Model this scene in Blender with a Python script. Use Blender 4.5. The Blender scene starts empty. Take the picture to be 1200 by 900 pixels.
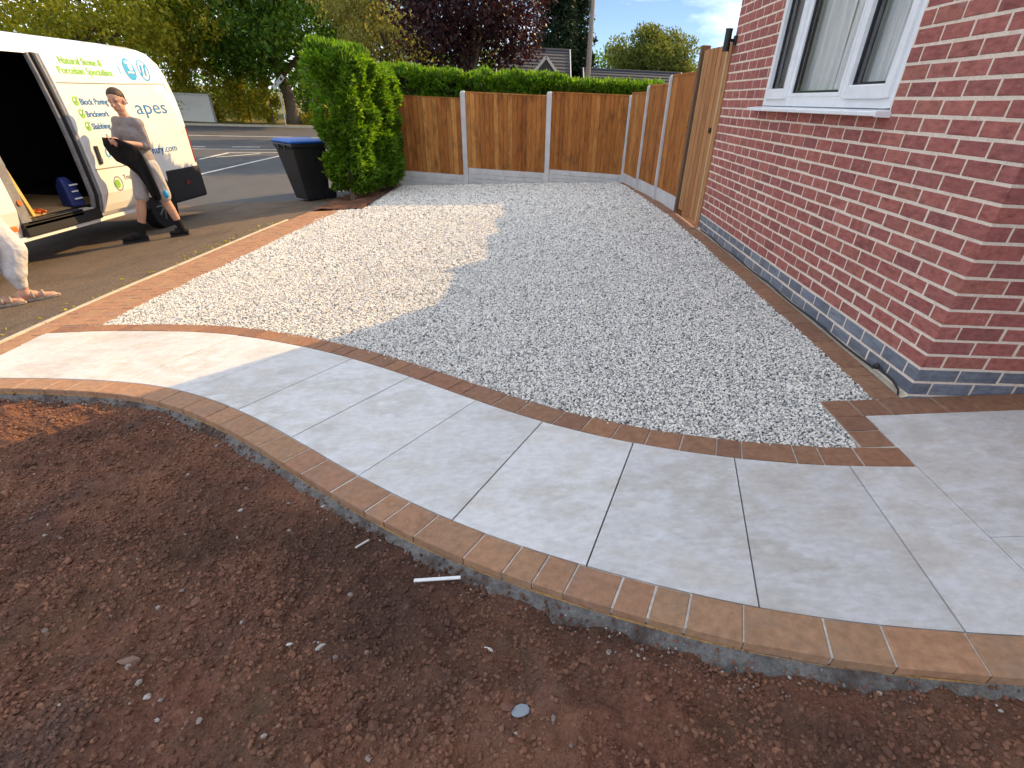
import bpy, bmesh, math, random
import numpy as np
from mathutils import Vector, Matrix

random.seed(7)
rng = np.random.default_rng(7)
SC = bpy.context.scene
COL = SC.collection
R = math.radians

# ------------------------------------------------------------------ camera
YAW, PIT, ROL = 0.03603, 0.62287, -0.04857
fw = Vector((math.sin(YAW)*math.cos(PIT), math.cos(YAW)*math.cos(PIT), -math.sin(PIT)))
rt = Vector((math.cos(YAW), -math.sin(YAW), 0))
dn = -rt.cross(fw)
r2 = rt*math.cos(ROL) + dn*math.sin(ROL)
d2 = -rt*math.sin(ROL) + dn*math.cos(ROL)
cd = bpy.data.cameras.new('camera')
cam = bpy.data.objects.new('camera', cd)
COL.objects.link(cam)
cam.matrix_world = Matrix(((r2.x, -d2.x, -fw.x, -1.97856), (r2.y, -d2.y, -fw.y, -2.43342), (r2.z, -d2.z, -fw.z, 1.18640), (0, 0, 0, 1)))
cd.sensor_fit = 'HORIZONTAL'
cd.sensor_width = 36.0
cd.lens = 604.037/1200*36
cd.shift_x = -(639.408-600)/1200
cd.shift_y = (552.034-450)/1200
cd.clip_start = 0.05
cd.clip_end = 3000
SC.camera = cam

# ------------------------------------------------------------------ light
SUN_DIR = Vector((1.40, 1.30, 1.0)).normalized()      # towards the sun
ELEV = math.asin(SUN_DIR.z)
sd = bpy.data.lights.new('sun', 'SUN')
sd.energy = 3.2
sd.angle = R(0.53)
sd.color = (1.0, 0.64, 0.27)
sun = bpy.data.objects.new('sun', sd)
COL.objects.link(sun)
sun.rotation_euler = SUN_DIR.to_track_quat('Z', 'Y').to_euler()
sun.location = (10, 10, 20)
W = bpy.data.worlds.new('World')
SC.world = W
W.use_nodes = True
nt = W.node_tree
nt.nodes.clear()
wo = nt.nodes.new('ShaderNodeOutputWorld')
bg = nt.nodes.new('ShaderNodeBackground')
sky = nt.nodes.new('ShaderNodeTexSky')
sky.sky_type = 'NISHITA'
sky.sun_disc = False
sky.sun_elevation = ELEV
sky.sun_rotation = math.atan2(SUN_DIR.x, SUN_DIR.y)
sky.air_density = 0.6
sky.dust_density = 0.0
sky.ozone_density = 3.0
bg.inputs['Strength'].default_value = 0.05
# broken cloud over the whole sky
tc = nt.nodes.new('ShaderNodeTexCoord')
mp = nt.nodes.new('ShaderNodeMapping')
mp.inputs['Scale'].default_value = (1.0, 1.0, 3.2)
mp.inputs['Location'].default_value = (-1.58, 0.44, -3.04)
cn = nt.nodes.new('ShaderNodeTexNoise')
cn.inputs['Scale'].default_value = 2.3
cn.inputs['Detail'].default_value = 8
cn.inputs['Roughness'].default_value = 0.58
cr = nt.nodes.new('ShaderNodeValToRGB')
cr.color_ramp.elements[0].position = 0.40
cr.color_ramp.elements[0].color = (.03, .03, .03, 1)
cr.color_ramp.elements[1].position = 0.62
cr.color_ramp.elements[1].color = (0.85, 0.85, 0.85, 1)
mx = nt.nodes.new('ShaderNodeMix')
mx.data_type = 'RGBA'
mx.inputs[7].default_value = (21.5, 22.6, 24.4, 1)
nt.links.new(tc.outputs['Generated'], mp.inputs['Vector'])
nt.links.new(mp.outputs[0], cn.inputs['Vector'])
nt.links.new(cn.outputs[0], cr.inputs[0])
nt.links.new(cr.outputs[0], mx.inputs[0])
nt.links.new(sky.outputs[0], mx.inputs[6])
nt.links.new(mx.outputs[2], bg.inputs['Color'])
nt.links.new(bg.outputs[0], wo.inputs['Surface'])
SC.view_settings.view_transform = 'Standard'
SC.view_settings.look = 'None'
SC.view_settings.gamma = 1.0
SC.view_settings.exposure = 1.3
SC.cycles.max_bounces = 8
SC.cycles.transparent_max_bounces = 8

# ------------------------------------------------------------------ materials
def M(name, pal, rnd=None, scale=4.0, stretch=(1, 1, 1), detail=6, rough=0.8, vary=0.25, vscale=40.0, bump=0.0, bscale=80.0, spec=0.3, trans=0.0, pos=(0.3, 0.7), metal=0.0, coat=0.0, objv=0.0):
    """principled material: palette picked by noise or by a per-piece random, times fine noise, plus bump"""
    m = bpy.data.materials.new(name)
    m.use_nodes = True
    t = m.node_tree
    b = t.nodes['Principled BSDF']
    out = t.nodes['Material Output']
    L = t.links.new
    g = t.nodes.new('ShaderNodeNewGeometry')
    mpn = t.nodes.new('ShaderNodeMapping')
    mpn.inputs['Scale'].default_value = stretch
    L(g.outputs['Position'], mpn.inputs['Vector'])
    n1 = t.nodes.new('ShaderNodeTexNoise')
    n1.inputs['Scale'].default_value = scale
    n1.inputs['Detail'].default_value = detail
    n1.inputs['Roughness'].default_value = 0.6
    L(mpn.outputs[0], n1.inputs['Vector'])
    ramp = t.nodes.new('ShaderNodeValToRGB')
    els = ramp.color_ramp.elements
    lo, hi = (0.0, 1.0) if rnd else pos
    while len(els) < len(pal):
        els.new(0.5)
    for i, c in enumerate(pal):
        els[i].position = lo + (hi-lo)*i/max(1, len(pal)-1)
        els[i].color = (*c, 1)
    if rnd:
        oi = t.nodes.new('ShaderNodeObjectInfo')
        ad = t.nodes.new('ShaderNodeMath')
        ad.operation = 'ADD'
        L(oi.outputs['Random'], ad.inputs[0])
        if rnd == 'island':
            L(g.outputs['Random Per Island'], ad.inputs[1])
        else:
            ad.inputs[1].default_value = 0
        fr = t.nodes.new('ShaderNodeMath')
        fr.operation = 'FRACT'
        L(ad.outputs[0], fr.inputs[0])
        L(fr.outputs[0], ramp.inputs[0])
    else:
        L(n1.outputs[0], ramp.inputs[0])
    n2 = t.nodes.new('ShaderNodeTexNoise')
    n2.inputs['Scale'].default_value = vscale
    n2.inputs['Detail'].default_value = 5
    n2.inputs['Roughness'].default_value = 0.65
    L(mpn.outputs[0], n2.inputs['Vector'])
    mr = t.nodes.new('ShaderNodeMapRange')
    mr.inputs['From Min'].default_value = 0.3
    mr.inputs['From Max'].default_value = 0.7
    mr.inputs['To Min'].default_value = 1-vary
    mr.inputs['To Max'].default_value = 1+vary
    L(n2.outputs[0], mr.inputs['Value'])
    mul = t.nodes.new('ShaderNodeVectorMath')
    mul.operation = 'SCALE'
    L(ramp.outputs[0], mul.inputs[0])
    L(mr.outputs[0], mul.inputs['Scale'])
    if objv:
        oi2 = t.nodes.new('ShaderNodeObjectInfo')
        mo = t.nodes.new('ShaderNodeMapRange')
        mo.inputs['To Min'].default_value = 1-objv
        mo.inputs['To Max'].default_value = 1+objv
        L(oi2.outputs['Random'], mo.inputs['Value'])
        m2 = t.nodes.new('ShaderNodeMath')
        m2.operation = 'MULTIPLY'
        L(mr.outputs[0], m2.inputs[0])
        L(mo.outputs[0], m2.inputs[1])
        L(m2.outputs[0], mul.inputs['Scale'])
    L(mul.outputs[0], b.inputs['Base Color'])
    b.inputs['Roughness'].default_value = rough
    b.inputs['Specular IOR Level'].default_value = spec
    b.inputs['Metallic'].default_value = metal
    b.inputs['Coat Weight'].default_value = coat
    if bump:
        n3 = t.nodes.new('ShaderNodeTexNoise')
        n3.inputs['Scale'].default_value = bscale
        n3.inputs['Detail'].default_value = 6
        L(mpn.outputs[0], n3.inputs['Vector'])
        bp = t.nodes.new('ShaderNodeBump')
        bp.inputs['Strength'].default_value = 1.0
        bp.inputs['Distance'].default_value = bump
        L(n3.outputs[0], bp.inputs['Height'])
        L(bp.outputs[0], b.inputs['Normal'])
    if trans:
        tr = t.nodes.new('ShaderNodeBsdfTranslucent')
        hs = t.nodes.new('ShaderNodeHueSaturation')
        hs.inputs['Value'].default_value = 1.5
        hs.inputs['Saturation'].default_value = 1.1
        L(mul.outputs[0], hs.inputs['Color'])
        L(hs.outputs[0], tr.inputs['Color'])
        ms = t.nodes.new('ShaderNodeMixShader')
        ms.inputs[0].default_value = trans
        L(b.outputs[0], ms.inputs[1])
        L(tr.outputs[0], ms.inputs[2])
        L(ms.outputs[0], out.inputs['Surface'])
    m['nodes'] = 1
    return m

def two_tone(m, colour, scale, lo, hi, stretch=(1, 1, 1), rough=None, amount=1.0):
    """mix a second colour into a material through its own noise mask (stains, dust, dirt)"""
    t = m.node_tree
    b = t.nodes['Principled BSDF']
    src = b.inputs['Base Color'].links[0].from_socket
    g = t.nodes.new('ShaderNodeNewGeometry')
    mp_ = t.nodes.new('ShaderNodeMapping')
    mp_.inputs['Scale'].default_value = stretch
    mp_.inputs['Location'].default_value = (3.1, 7.7, 1.3)
    t.links.new(g.outputs['Position'], mp_.inputs['Vector'])
    n = t.nodes.new('ShaderNodeTexNoise')
    n.inputs['Scale'].default_value = scale
    n.inputs['Detail'].default_value = 8
    n.inputs['Roughness'].default_value = 0.62
    t.links.new(mp_.outputs[0], n.inputs['Vector'])
    mr = t.nodes.new('ShaderNodeMapRange')
    mr.inputs['From Min'].default_value = lo
    mr.inputs['From Max'].default_value = hi
    mr.inputs['To Max'].default_value = amount
    t.links.new(n.outputs[0], mr.inputs['Value'])
    mix = t.nodes.new('ShaderNodeMix')
    mix.data_type = 'RGBA'
    mix.inputs[7].default_value = (*colour, 1)
    t.links.new(mr.outputs[0], mix.inputs[0])
    t.links.new(src, mix.inputs[6])
    t.links.new(mix.outputs[2], b.inputs['Base Color'])
    return m

def flat(name, c, rough=0.5, spec=0.4, metal=0.0, coat=0.0):
    return M(name, [c, c], rough=rough, spec=spec, vary=0.06, vscale=9, metal=metal, coat=coat)

BRICK = M('red brick', [(0.286, 0.101, 0.089), (0.330, 0.115, 0.101), (0.375, 0.131, 0.109), (0.309, 0.109, 0.099), (0.352, 0.136, 0.107), (0.265, 0.097, 0.091), (0.386, 0.142, 0.117), (0.320, 0.113, 0.099)], rnd='island', vary=.28, vscale=26, stretch=(1, .55, 1.6), bump=.003, bscale=120, rough=.9, spec=.15)
two_tone(BRICK, (.46, .33, .31), 9, .60, .82, amount=.5)
two_tone(BRICK, (.60, .50, .47), 75, .66, .72, amount=.7)
two_tone(BRICK, (.42, .27, .26), 42, .60, .72, stretch=(1, .35, 1.4), amount=.45)
two_tone(BRICK, (.10, .026, .03), 16, .56, .72, stretch=(1, .5, 1.6), amount=.5)
BLUEBRICK = M('blue brick', [(0.135, 0.156, 0.201), (0.176, 0.202, 0.250), (0.115, 0.130, 0.165), (0.196, 0.221, 0.262)], rnd='island', vary=.35, vscale=18, stretch=(1, .5, 2.5), bump=.0015, bscale=90, rough=.55, spec=.4)
two_tone(BLUEBRICK, (.34, .36, .40), 7, .56, .8, stretch=(1, .6, 3), amount=.5)
MORTAR = M('cream mortar', [(.62, .52, .43), (.76, .65, .54), (.70, .60, .51)], scale=14, vary=.16, vscale=120, bump=.003, bscale=260, rough=.95, spec=.1)
SLAB = M('grey porcelain', [(0.443, 0.434, 0.422), (0.536, 0.515, 0.480), (0.577, 0.576, 0.576), (0.484, 0.465, 0.432), (0.618, 0.616, 0.605)], scale=2.2, detail=10, stretch=(1, 1.7, 1), vary=.12, vscale=22, rough=.42, spec=.35, bump=.0004, bscale=240, pos=(.3, .72), objv=.07)
two_tone(SLAB, (.68, .70, .74), 7, .56, .70, stretch=(.7, 1.6, 1), amount=.55)
two_tone(SLAB, (.36, .36, .37), 30, .60, .74, stretch=(.8, 1.5, 1), amount=.4)
two_tone(SLAB, (.42, .40, .37), 3.6, .54, .72, stretch=(1.6, .8, 1), amount=.55)
JOINT = flat('dark grout', (.025, .025, .027), rough=.9)
PALEJOINT = M('pale jointing mortar', [(.46, .43, .39), (.60, .57, .52)], scale=30, vary=.2, rough=.95, bump=.002, bscale=300)
PAVER = M('buff brown paver', [(.32, .178, .108), (.36, .205, .120), (.31, .165, .105), (.35, .208, .124), (.32, .185, .114), (.33, .178, .110), (.33, .200, .118), (.37, .205, .120)], rnd='island', vary=.22, vscale=30, bump=.002, bscale=180, rough=.85, spec=.2)
two_tone(PAVER, (.25, .19, .15), 6, .52, .75, amount=.6)
PAVERD = M('dark brown paver', [(0.244, 0.137, 0.087), (0.293, 0.154, 0.090), (0.226, 0.120, 0.080), (0.275, 0.160, 0.095), (0.256, 0.131, 0.083), (0.311, 0.160, 0.090)], rnd='island', vary=.22, vscale=30, bump=.002, bscale=180, rough=.85, spec=.2)
GRAVELBED = M('gravel bed', [(.16, .16, .16), (.34, .34, .33)], scale=60, vary=.4, vscale=160, bump=.01, bscale=120, rough=.95)
STONE = M('pale limestone chip', [(.70, .685, .65), (.84, .82, .77), (.60, .59, .57), (.86, .84, .78), (.76, .72, .64), (.36, .36, .36), (.82, .80, .76), (.66, .65, .63), (.15, .155, .165), (.52, .50, .46), (.80, .76, .69), (.70, .68, .63)], rnd='object', vary=.14, vscale=120, rough=.85, spec=.2)
SOIL = M('red brown soil', [(0.106, 0.051, 0.035), (0.167, 0.077, 0.051), (0.127, 0.067, 0.045), (0.227, 0.104, 0.064)], scale=2.6, detail=9, vary=.4, vscale=70, bump=.012, bscale=110, rough=.95, spec=.1)
two_tone(SOIL, (.235, .115, .070), .9, .50, .64, amount=.75)
two_tone(SOIL, (.048, .032, .028), 1.3, .48, .64, stretch=(.8, 1.2, 1), amount=.7)
two_tone(SOIL, (.085, .060, .036), 1.7, .56, .70, amount=.6)
two_tone(SOIL, (.075, .060, .060), 2.1, .56, .70, stretch=(1.4, .7, 1), amount=.6)
CLOD = M('soil crumb', [(0.130, 0.063, 0.043), (0.183, 0.090, 0.059), (0.111, 0.058, 0.043), (0.261, 0.131, 0.081), (0.162, 0.080, 0.054), (0.196, 0.111, 0.075)], rnd='object', vary=.3, vscale=120, rough=.97, spec=.08)
two_tone(CLOD, (.25, .122, .075), .9, .50, .64, amount=.6)
two_tone(CLOD, (.055, .037, .032), 1.3, .48, .64, stretch=(.8, 1.2, 1), amount=.6)
two_tone(CLOD, (.085, .068, .066), 2.1, .56, .70, stretch=(1.4, .7, 1), amount=.5)
PEBBLE = M('soil pebble', [(.20, .15, .13), (.32, .27, .24), (.15, .11, .10), (.42, .39, .36), (.24, .18, .15), (.18, .17, .18)], rnd='object', vary=.2, vscale=100, rough=.85, spec=.2)
HAUNCH = M('grey concrete haunching', [(.085, .082, .082), (.17, .163, .155), (.115, .11, .108)], scale=9, vary=.35, vscale=90, bump=.006, bscale=130, rough=.95)
two_tone(HAUNCH, (.06, .042, .036), 7, .48, .64, amount=.9)
TARMAC = M('brown tarmac', [(.105, .080, .060), (.145, .110, .082), (.12, .096, .076)], scale=1.6, vary=.6, vscale=75, bump=.006, bscale=220, rough=.92, spec=.2)
two_tone(TARMAC, (.26, .21, .16), 95, .60, .70, amount=.5)
two_tone(TARMAC, (.06, .05, .043), 120, .60, .70, amount=.6)
two_tone(TARMAC, (.075, .065, .058), 1.3, .55, .72, stretch=(2.4, .5, 1), amount=.7)
ASPHALT = M('grey road asphalt', [(.055, .056, .060), (.080, .081, .085), (.065, .066, .070)], scale=.7, vary=.3, vscale=70, stretch=(1, .5, 1), bump=.004, bscale=150, rough=.85)
two_tone(ASPHALT, (.07, .066, .064), .55, .52, .66, amount=.7)
ROADPAINT = M('worn road paint', [(.42, .40, .35), (.72, .70, .64)], scale=3, vary=.2, vscale=30, rough=.7)
KERBC = M('pale concrete kerb', [(.40, .35, .27), (.54, .48, .38)], scale=6, vary=.2, vscale=60, rough=.9, bump=.002, bscale=150)
CONC = M('pale cast concrete', [(.46, .46, .47), (.58, .58, .58)], scale=5, vary=.12, vscale=90, rough=.9, bump=.002, bscale=160)
GRASS = M('rough grass', [(.06, .075, .02), (.14, .13, .035), (.22, .19, .06)], scale=1.5, vary=.4, vscale=25, rough=.95, bump=.03, bscale=40)
FENCE = M('treated feather edge board', [(0.280, 0.100, 0.024), (0.370, 0.150, 0.040), (0.302, 0.114, 0.029), (0.482, 0.228, 0.068), (0.235, 0.082, 0.022), (0.347, 0.139, 0.037), (0.291, 0.105, 0.026), (0.414, 0.180, 0.051)], rnd='object', vary=.38, vscale=9, stretch=(9, 9, .7), bump=.0016, bscale=12, rough=.8, spec=.2)
two_tone(FENCE, (.060, .022, .010), 2.6, .50, .66, stretch=(3.2, 3.2, 1.3), amount=.5)
two_tone(FENCE, (.045, .018, .010), 7, .66, .74, stretch=(1.6, 1.6, 2.6), amount=.85)
GATEWOOD = M('new gate timber', [(.34, .155, .058), (.40, .195, .080), (.30, .135, .050)], rnd='object', vary=.34, vscale=8, stretch=(9, 9, .6), bump=.0012, bscale=11, rough=.75, spec=.25)
two_tone(GATEWOOD, (.13, .055, .022), 3, .56, .76, stretch=(2, 2, 1.2), amount=.7)
DARKWOOD = M('dark weathered post', [(.10, .06, .035), (.15, .09, .055)], scale=6, stretch=(6, 6, .6), vary=.3, rough=.85)
PALEWOOD = M('pale timber edge', [(.42, .27, .14), (.52, .36, .20)], scale=6, stretch=(6, 6, .6), vary=.2, rough=.8)
UPVC = flat('white upvc', (.80, .82, .85), rough=.25, spec=.5)
BLACKM = flat('black satin metal', (.012, .012, .013), rough=.35)
BLACKP = flat('black plastic', (.016, .017, .02), rough=.55)
GASKET = flat('black rubber gasket', (.02, .02, .022), rough=.6)
HEDGE = M('cypress hedge leaf', [(0.060, 0.143, 0.014), (0.093, 0.209, 0.020), (0.162, 0.286, 0.028), (0.072, 0.176, 0.020), (0.221, 0.341, 0.040), (0.043, 0.105, 0.014)], rnd='island', vary=.2, rough=.55, spec=.3, trans=.5)
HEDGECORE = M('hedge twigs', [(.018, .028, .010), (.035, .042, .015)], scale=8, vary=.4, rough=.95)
BARK = M('grey brown bark', [(.10, .075, .055), (.17, .13, .10)], scale=5, stretch=(3, 3, .6), vary=.35, vscale=18, bump=.02, bscale=14, rough=.95)
LEAF_GREEN = M('dark green leaf', [(0.033, 0.083, 0.012), (0.067, 0.149, 0.018), (0.123, 0.218, 0.024), (0.043, 0.103, 0.016), (0.190, 0.265, 0.035)], rnd='island', vary=.2, rough=.6, spec=.25, trans=.42)
LEAF_YELLOW = M('yellowing leaf', [(0.230, 0.247, 0.029), (0.414, 0.385, 0.044), (0.127, 0.161, 0.024), (0.540, 0.460, 0.055), (0.299, 0.310, 0.037)], rnd='island', vary=.2, rough=.6, spec=.2, trans=.45)
LEAF_PALE = M('birch leaf', [(.20, .20, .045), (.30, .28, .075), (.15, .16, .035), (.35, .33, .11)], rnd='island', vary=.2, rough=.6, spec=.2, trans=.45)
LEAF_PURPLE = M('copper beech leaf', [(.022, .010, .014), (.040, .014, .018), (.016, .010, .016), (.085, .026, .020), (.03, .013, .015)], rnd='island', vary=.2, rough=.5, spec=.3, trans=.3)
LEAF_CONIFER = M('conifer needle', [(.012, .028, .014), (.022, .042, .020), (.016, .034, .018)], rnd='island', vary=.2, rough=.7, spec=.15, trans=.15)
LEAF_LIGHT = M('light green leaf', [(.07, .10, .022), (.12, .15, .03), (.17, .19, .04), (.09, .12, .03)], rnd='island', vary=.2, rough=.6, spec=.2, trans=.42)
VANWHITE = M('white van paint', [(.80, .80, .79), (.84, .84, .82)], scale=1, vary=.02, rough=.16, spec=.5, coat=.6)
VANGREY = M('grey painted door edge', [(.17, .17, .18), (.27, .27, .28)], scale=9, vary=.2, rough=.5)
RUBBER = flat('tyre rubber', (.015, .015, .016), rough=.8, spec=.2)
ALLOY = flat('silver wheel', (.42, .43, .45), rough=.35, metal=.8)
SKIN = M('skin', [(.50, .27, .19), (.56, .32, .23)], scale=12, vary=.07, rough=.55, spec=.3)
HAIR = M('dark brown hair', [(0.033, 0.021, 0.014), (0.068, 0.042, 0.026)], scale=40, vary=.3, rough=.6)
TSHIRT = M('grey jersey', [(0.221, 0.201, 0.201), (0.286, 0.256, 0.248)], scale=8, vary=.15, vscale=60, rough=.9, bump=.008, bscale=22)
SHORTS = M('grey shorts cloth', [(0.351, 0.333, 0.325), (0.446, 0.426, 0.416)], scale=8, vary=.12, vscale=60, rough=.9, bump=.010, bscale=20)
TROUSERS = M('pale grey jersey', [(.50, .50, .52), (.60, .60, .62)], scale=6, vary=.1, vscale=60, rough=.9, bump=.014, bscale=17)
BLACKCLOTH = M('black cloth', [(.010, .010, .011), (.018, .018, .020)], scale=10, vary=.2, rough=.85, spec=.2)
SANDAL = M('pale sandal leather', [(.30, .25, .20), (.38, .32, .26)], scale=10, vary=.15, rough=.7)
BINBLACK = M('charcoal bin plastic', [(.012, .013, .015), (.019, .02, .023)], scale=3, vary=.25, vscale=12, rough=.42, spec=.45)
BINBLUE = flat('blue bin lid', (.012, .10, .42), rough=.4)
SLATE = M('dark roof slate', [(.03, .033, .042), (.05, .054, .064)], rnd='island', vary=.2, rough=.75)
TILE = M('grey roof tile', [(.05, .05, .056), (.085, .082, .088)], rnd='island', vary=.2, rough=.85)
RENDERW = M('off white render', [(.62, .60, .55), (.70, .68, .62)], scale=2, vary=.08, rough=.9)
DULLBRICK = M('dull red brick', [(.10, .035, .025), (.15, .055, .04)], scale=6, vary=.25, rough=.9)
POLEWOOD = M('grey telegraph pole', [(.20, .17, .145), (.29, .26, .23)], scale=5, stretch=(5, 5, .5), vary=.25, rough=.9)
GALV = flat('dark painted steel', (.055, .06, .06), rough=.5, metal=.3)
CURTAIN = M('net curtain', [(.80, .83, .84), (.90, .92, .92)], scale=3, stretch=(1, 14, .3), vary=.22, vscale=3, rough=.9, trans=.3)  # stretched tone streaks paint the light and shade of the folds
DARKROOM = flat('pale room', (.45, .43, .40), rough=.9)
TXTBLUE = flat('blue print', (.02, .17, .42), rough=.4)
TXTCYAN = flat('light blue print', (.02, .34, .68), rough=.4)
TXTGREEN = flat('green print', (.22, .52, .07), rough=.4)
TXTGREY = flat('grey print', (.16, .17, .18), rough=.4)
ORANGE = flat('orange plastic', (.75, .17, .03), rough=.4)
YELLOWW = M('yellow painted timber', [(.62, .42, .11), (.70, .50, .16)], scale=5, vary=.15, rough=.6)
GREENT = flat('green tape', (.06, .38, .14), rough=.5)
BAGBLUE = flat('dark blue bag', (.012, .025, .13), rough=.5)
PLY = M('plywood van floor', [(.42, .25, .11), (.52, .33, .16)], scale=5, vary=.2, rough=.8)
REDL = flat('red lens', (.25, .015, .012), rough=.2)
WHITEPL = flat('white plastic offcut', (.72, .73, .74), rough=.4)

gm = bpy.data.materials.new('window glass')
gm.use_nodes = True
_t = gm.node_tree
_b = _t.nodes['Principled BSDF']
_gl = _t.nodes.new('ShaderNodeBsdfGlossy')
_gl.inputs['Roughness'].default_value = 0.02
_tr = _t.nodes.new('ShaderNodeBsdfTransparent')
_fr = _t.nodes.new('ShaderNodeFresnel')
_fr.inputs['IOR'].default_value = 1.85
_mxs = _t.nodes.new('ShaderNodeMixShader')
_gg = _t.nodes.new('ShaderNodeNewGeometry')
_sub = _t.nodes.new('ShaderNodeMath')
_sub.operation = 'SUBTRACT'
_sub.use_clamp = True
_t.links.new(_fr.outputs[0], _sub.inputs[0])
_t.links.new(_gg.outputs['Backfacing'], _sub.inputs[1])
_t.links.new(_sub.outputs[0], _mxs.inputs[0])
_t.links.new(_tr.outputs[0], _mxs.inputs[1])
_t.links.new(_gl.outputs[0], _mxs.inputs[2])
_t.links.new(_mxs.outputs[0], _t.nodes['Material Output'].inputs['Surface'])
GLASS = gm

# ------------------------------------------------------------------ helpers
def gz(x, y=0.0):
    """height of the sloping front garden and drive"""
    z = 0.08*x - 0.015
    if x < -9.2:
        z = -0.751
    t = min(1, max(0, (y-9.3)/2.6))
    t = t*t*(3-2*t)
    if x < -5.3:
        z = z*(1-t) + -0.751*t
    return z

def origin(o):
    v = Vector((0, 0, 0))
    while o:
        v += o.location
        o = o.parent
    return v

class MB:
    def __init__(s):
        s.v, s.f = [], []
    def add(s, vs, fs):
        k = len(s.v)
        s.v += [tuple(v) for v in vs]
        s.f += [tuple(i+k for i in f) for f in fs]
        return s
    def box(s, x0, x1, y0, y1, z0, z1):
        return s.add([(x0, y0, z0), (x1, y0, z0), (x1, y1, z0), (x0, y1, z0), (x0, y0, z1), (x1, y0, z1), (x1, y1, z1), (x0, y1, z1)],
                     [(3, 2, 1, 0), (4, 5, 6, 7), (0, 1, 5, 4), (1, 2, 6, 5), (2, 3, 7, 6), (3, 0, 4, 7)])
    def obox(s, c, ax, ay, az):
        c, ax, ay, az = map(Vector, (c, ax, ay, az))
        P = [c+ax*i+ay*j+az*k for k in (-1, 1) for (i, j) in ((-1, -1), (1, -1), (1, 1), (-1, 1))]
        return s.add(P, [(3, 2, 1, 0), (4, 5, 6, 7), (0, 1, 5, 4), (1, 2, 6, 5), (2, 3, 7, 6), (3, 0, 4, 7)])
    def bar(s, a, b, w, h, up=(0, 0, 1)):
        a, b, up = Vector(a), Vector(b), Vector(up)
        d = (b-a)
        x = d.cross(up).normalized()
        z = x.cross(d).normalized()
        return s.obox((a+b)/2, d/2, x*w/2, z*h/2)
    def prism(s, poly, z0, z1, zf0=None, zf1=None):
        """poly: xy points counter-clockwise; z may be functions of x,y"""
        n = len(poly)
        f0 = zf0 or (lambda x, y: z0)
        f1 = zf1 or (lambda x, y: z1)
        vs = [(x, y, f0(x, y)) for x, y in poly] + [(x, y, f1(x, y)) for x, y in poly]
        fs = [tuple(range(n-1, -1, -1)), tuple(range(n, 2*n))] + [(i, (i+1) % n, n+(i+1) % n, n+i) for i in range(n)]
        return s.add(vs, fs)
    def tube(s, pts, rad, n=10, caps=True):
        pts = [Vector(p) for p in pts]
        if not hasattr(rad, '__len__'):
            rad = [rad]*len(pts)
        vs, fs = [], []
        ref = Vector((0.31, 0.77, 0.55))
        for i, p in enumerate(pts):
            d = (pts[min(i+1, len(pts)-1)]-pts[max(i-1, 0)]).normalized()
            if abs(d.dot(ref)) > .95:
                ref = Vector((0.9, -.2, .1))
            x = (ref-d*ref.dot(d)).normalized()
            ref = x
            y = d.cross(x)
            for k in range(n):
                a = 2*math.pi*k/n
                vs.append(p+(x*math.cos(a)+y*math.sin(a))*rad[i])
        for i in range(len(pts)-1):
            for k in range(n):
                fs.append((i*n+k, i*n+(k+1) % n, (i+1)*n+(k+1) % n, (i+1)*n+k))
        if caps:
            fs.append(tuple(range(n-1, -1, -1)))
            fs.append(tuple((len(pts)-1)*n+k for k in range(n)))
        return s.add(vs, fs)
    def ell(s, c, r, nu=12, nv=8, rot=None):
        c = Vector(c)
        vs, fs = [], []
        for i in range(nv+1):
            th = math.pi*i/nv
            for k in range(nu):
                a = 2*math.pi*k/nu
                p = Vector((r[0]*math.sin(th)*math.cos(a), r[1]*math.sin(th)*math.sin(a), r[2]*math.cos(th)))
                if rot is not None:
                    p = rot @ p
                vs.append(c+p)
        for i in range(nv):
            for k in range(nu):
                fs.append((i*nu+k, (i+1)*nu+k, (i+1)*nu+(k+1) % nu, i*nu+(k+1) % nu))
        return s.add(vs, fs)
    def cap(s, a, b, ra, rb, n=12):
        """tapered capsule"""
        a, b = Vector(a), Vector(b)
        d = (b-a).normalized()
        pts, rad = [], []
        for t in (80, 55, 30, 0):
            pts.append(a-d*ra*math.sin(R(t)))
            rad.append(ra*math.cos(R(t)))
        for t in (0, 30, 55, 80):
            pts.append(b+d*rb*math.sin(R(t)))
            rad.append(rb*math.cos(R(t)))
        return s.tube(pts, rad, n)
    def mesh(s, name):
        me = bpy.data.meshes.new(name)
        me.from_pydata(s.v, [], s.f)
        me.update()
        return me
    def build(s, name, mat, parent=None, smooth=False, bevel=0.0, seg=1):
        if parent is not None:
            o3 = origin(parent)
            s.v = [(v[0]-o3.x, v[1]-o3.y, v[2]-o3.z) for v in s.v]
        me = s.mesh(name)
        if bevel:
            bm = bmesh.new()
            bm.from_mesh(me)
            bmesh.ops.remove_doubles(bm, verts=bm.verts, dist=1e-5)
            es = [e for e in bm.edges if len(e.link_faces) == 2 and e.calc_face_angle(0) > .5]
            bmesh.ops.bevel(bm, geom=es, offset=bevel, segments=seg, affect='EDGES', profile=.6)
            bm.to_mesh(me)
            bm.free()
        return put(name, me, mat, parent, smooth)

def put(name, me, mat, parent=None, smooth=False):
    if mat is not None:
        me.materials.clear()
        me.materials.append(mat)
    if smooth:
        me.polygons.foreach_set('use_smooth', [True]*len(me.polygons))
    o = bpy.data.objects.new(name, me)
    COL.objects.link(o)
    o.parent = parent
    return o

def tag(o, label=None, cat=None, group=None, kind=None):
    if label:
        o['label'] = label
    if cat:
        o['category'] = cat
    if group:
        o['group'] = group
    if kind:
        o['kind'] = kind
    return o

def thing(name, label, cat, loc=(0, 0, 0), group=None):
    o = bpy.data.objects.new(name, None)
    COL.objects.link(o)
    o.location = loc
    o.empty_display_size = .1
    return tag(o, label, cat, group)

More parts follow.
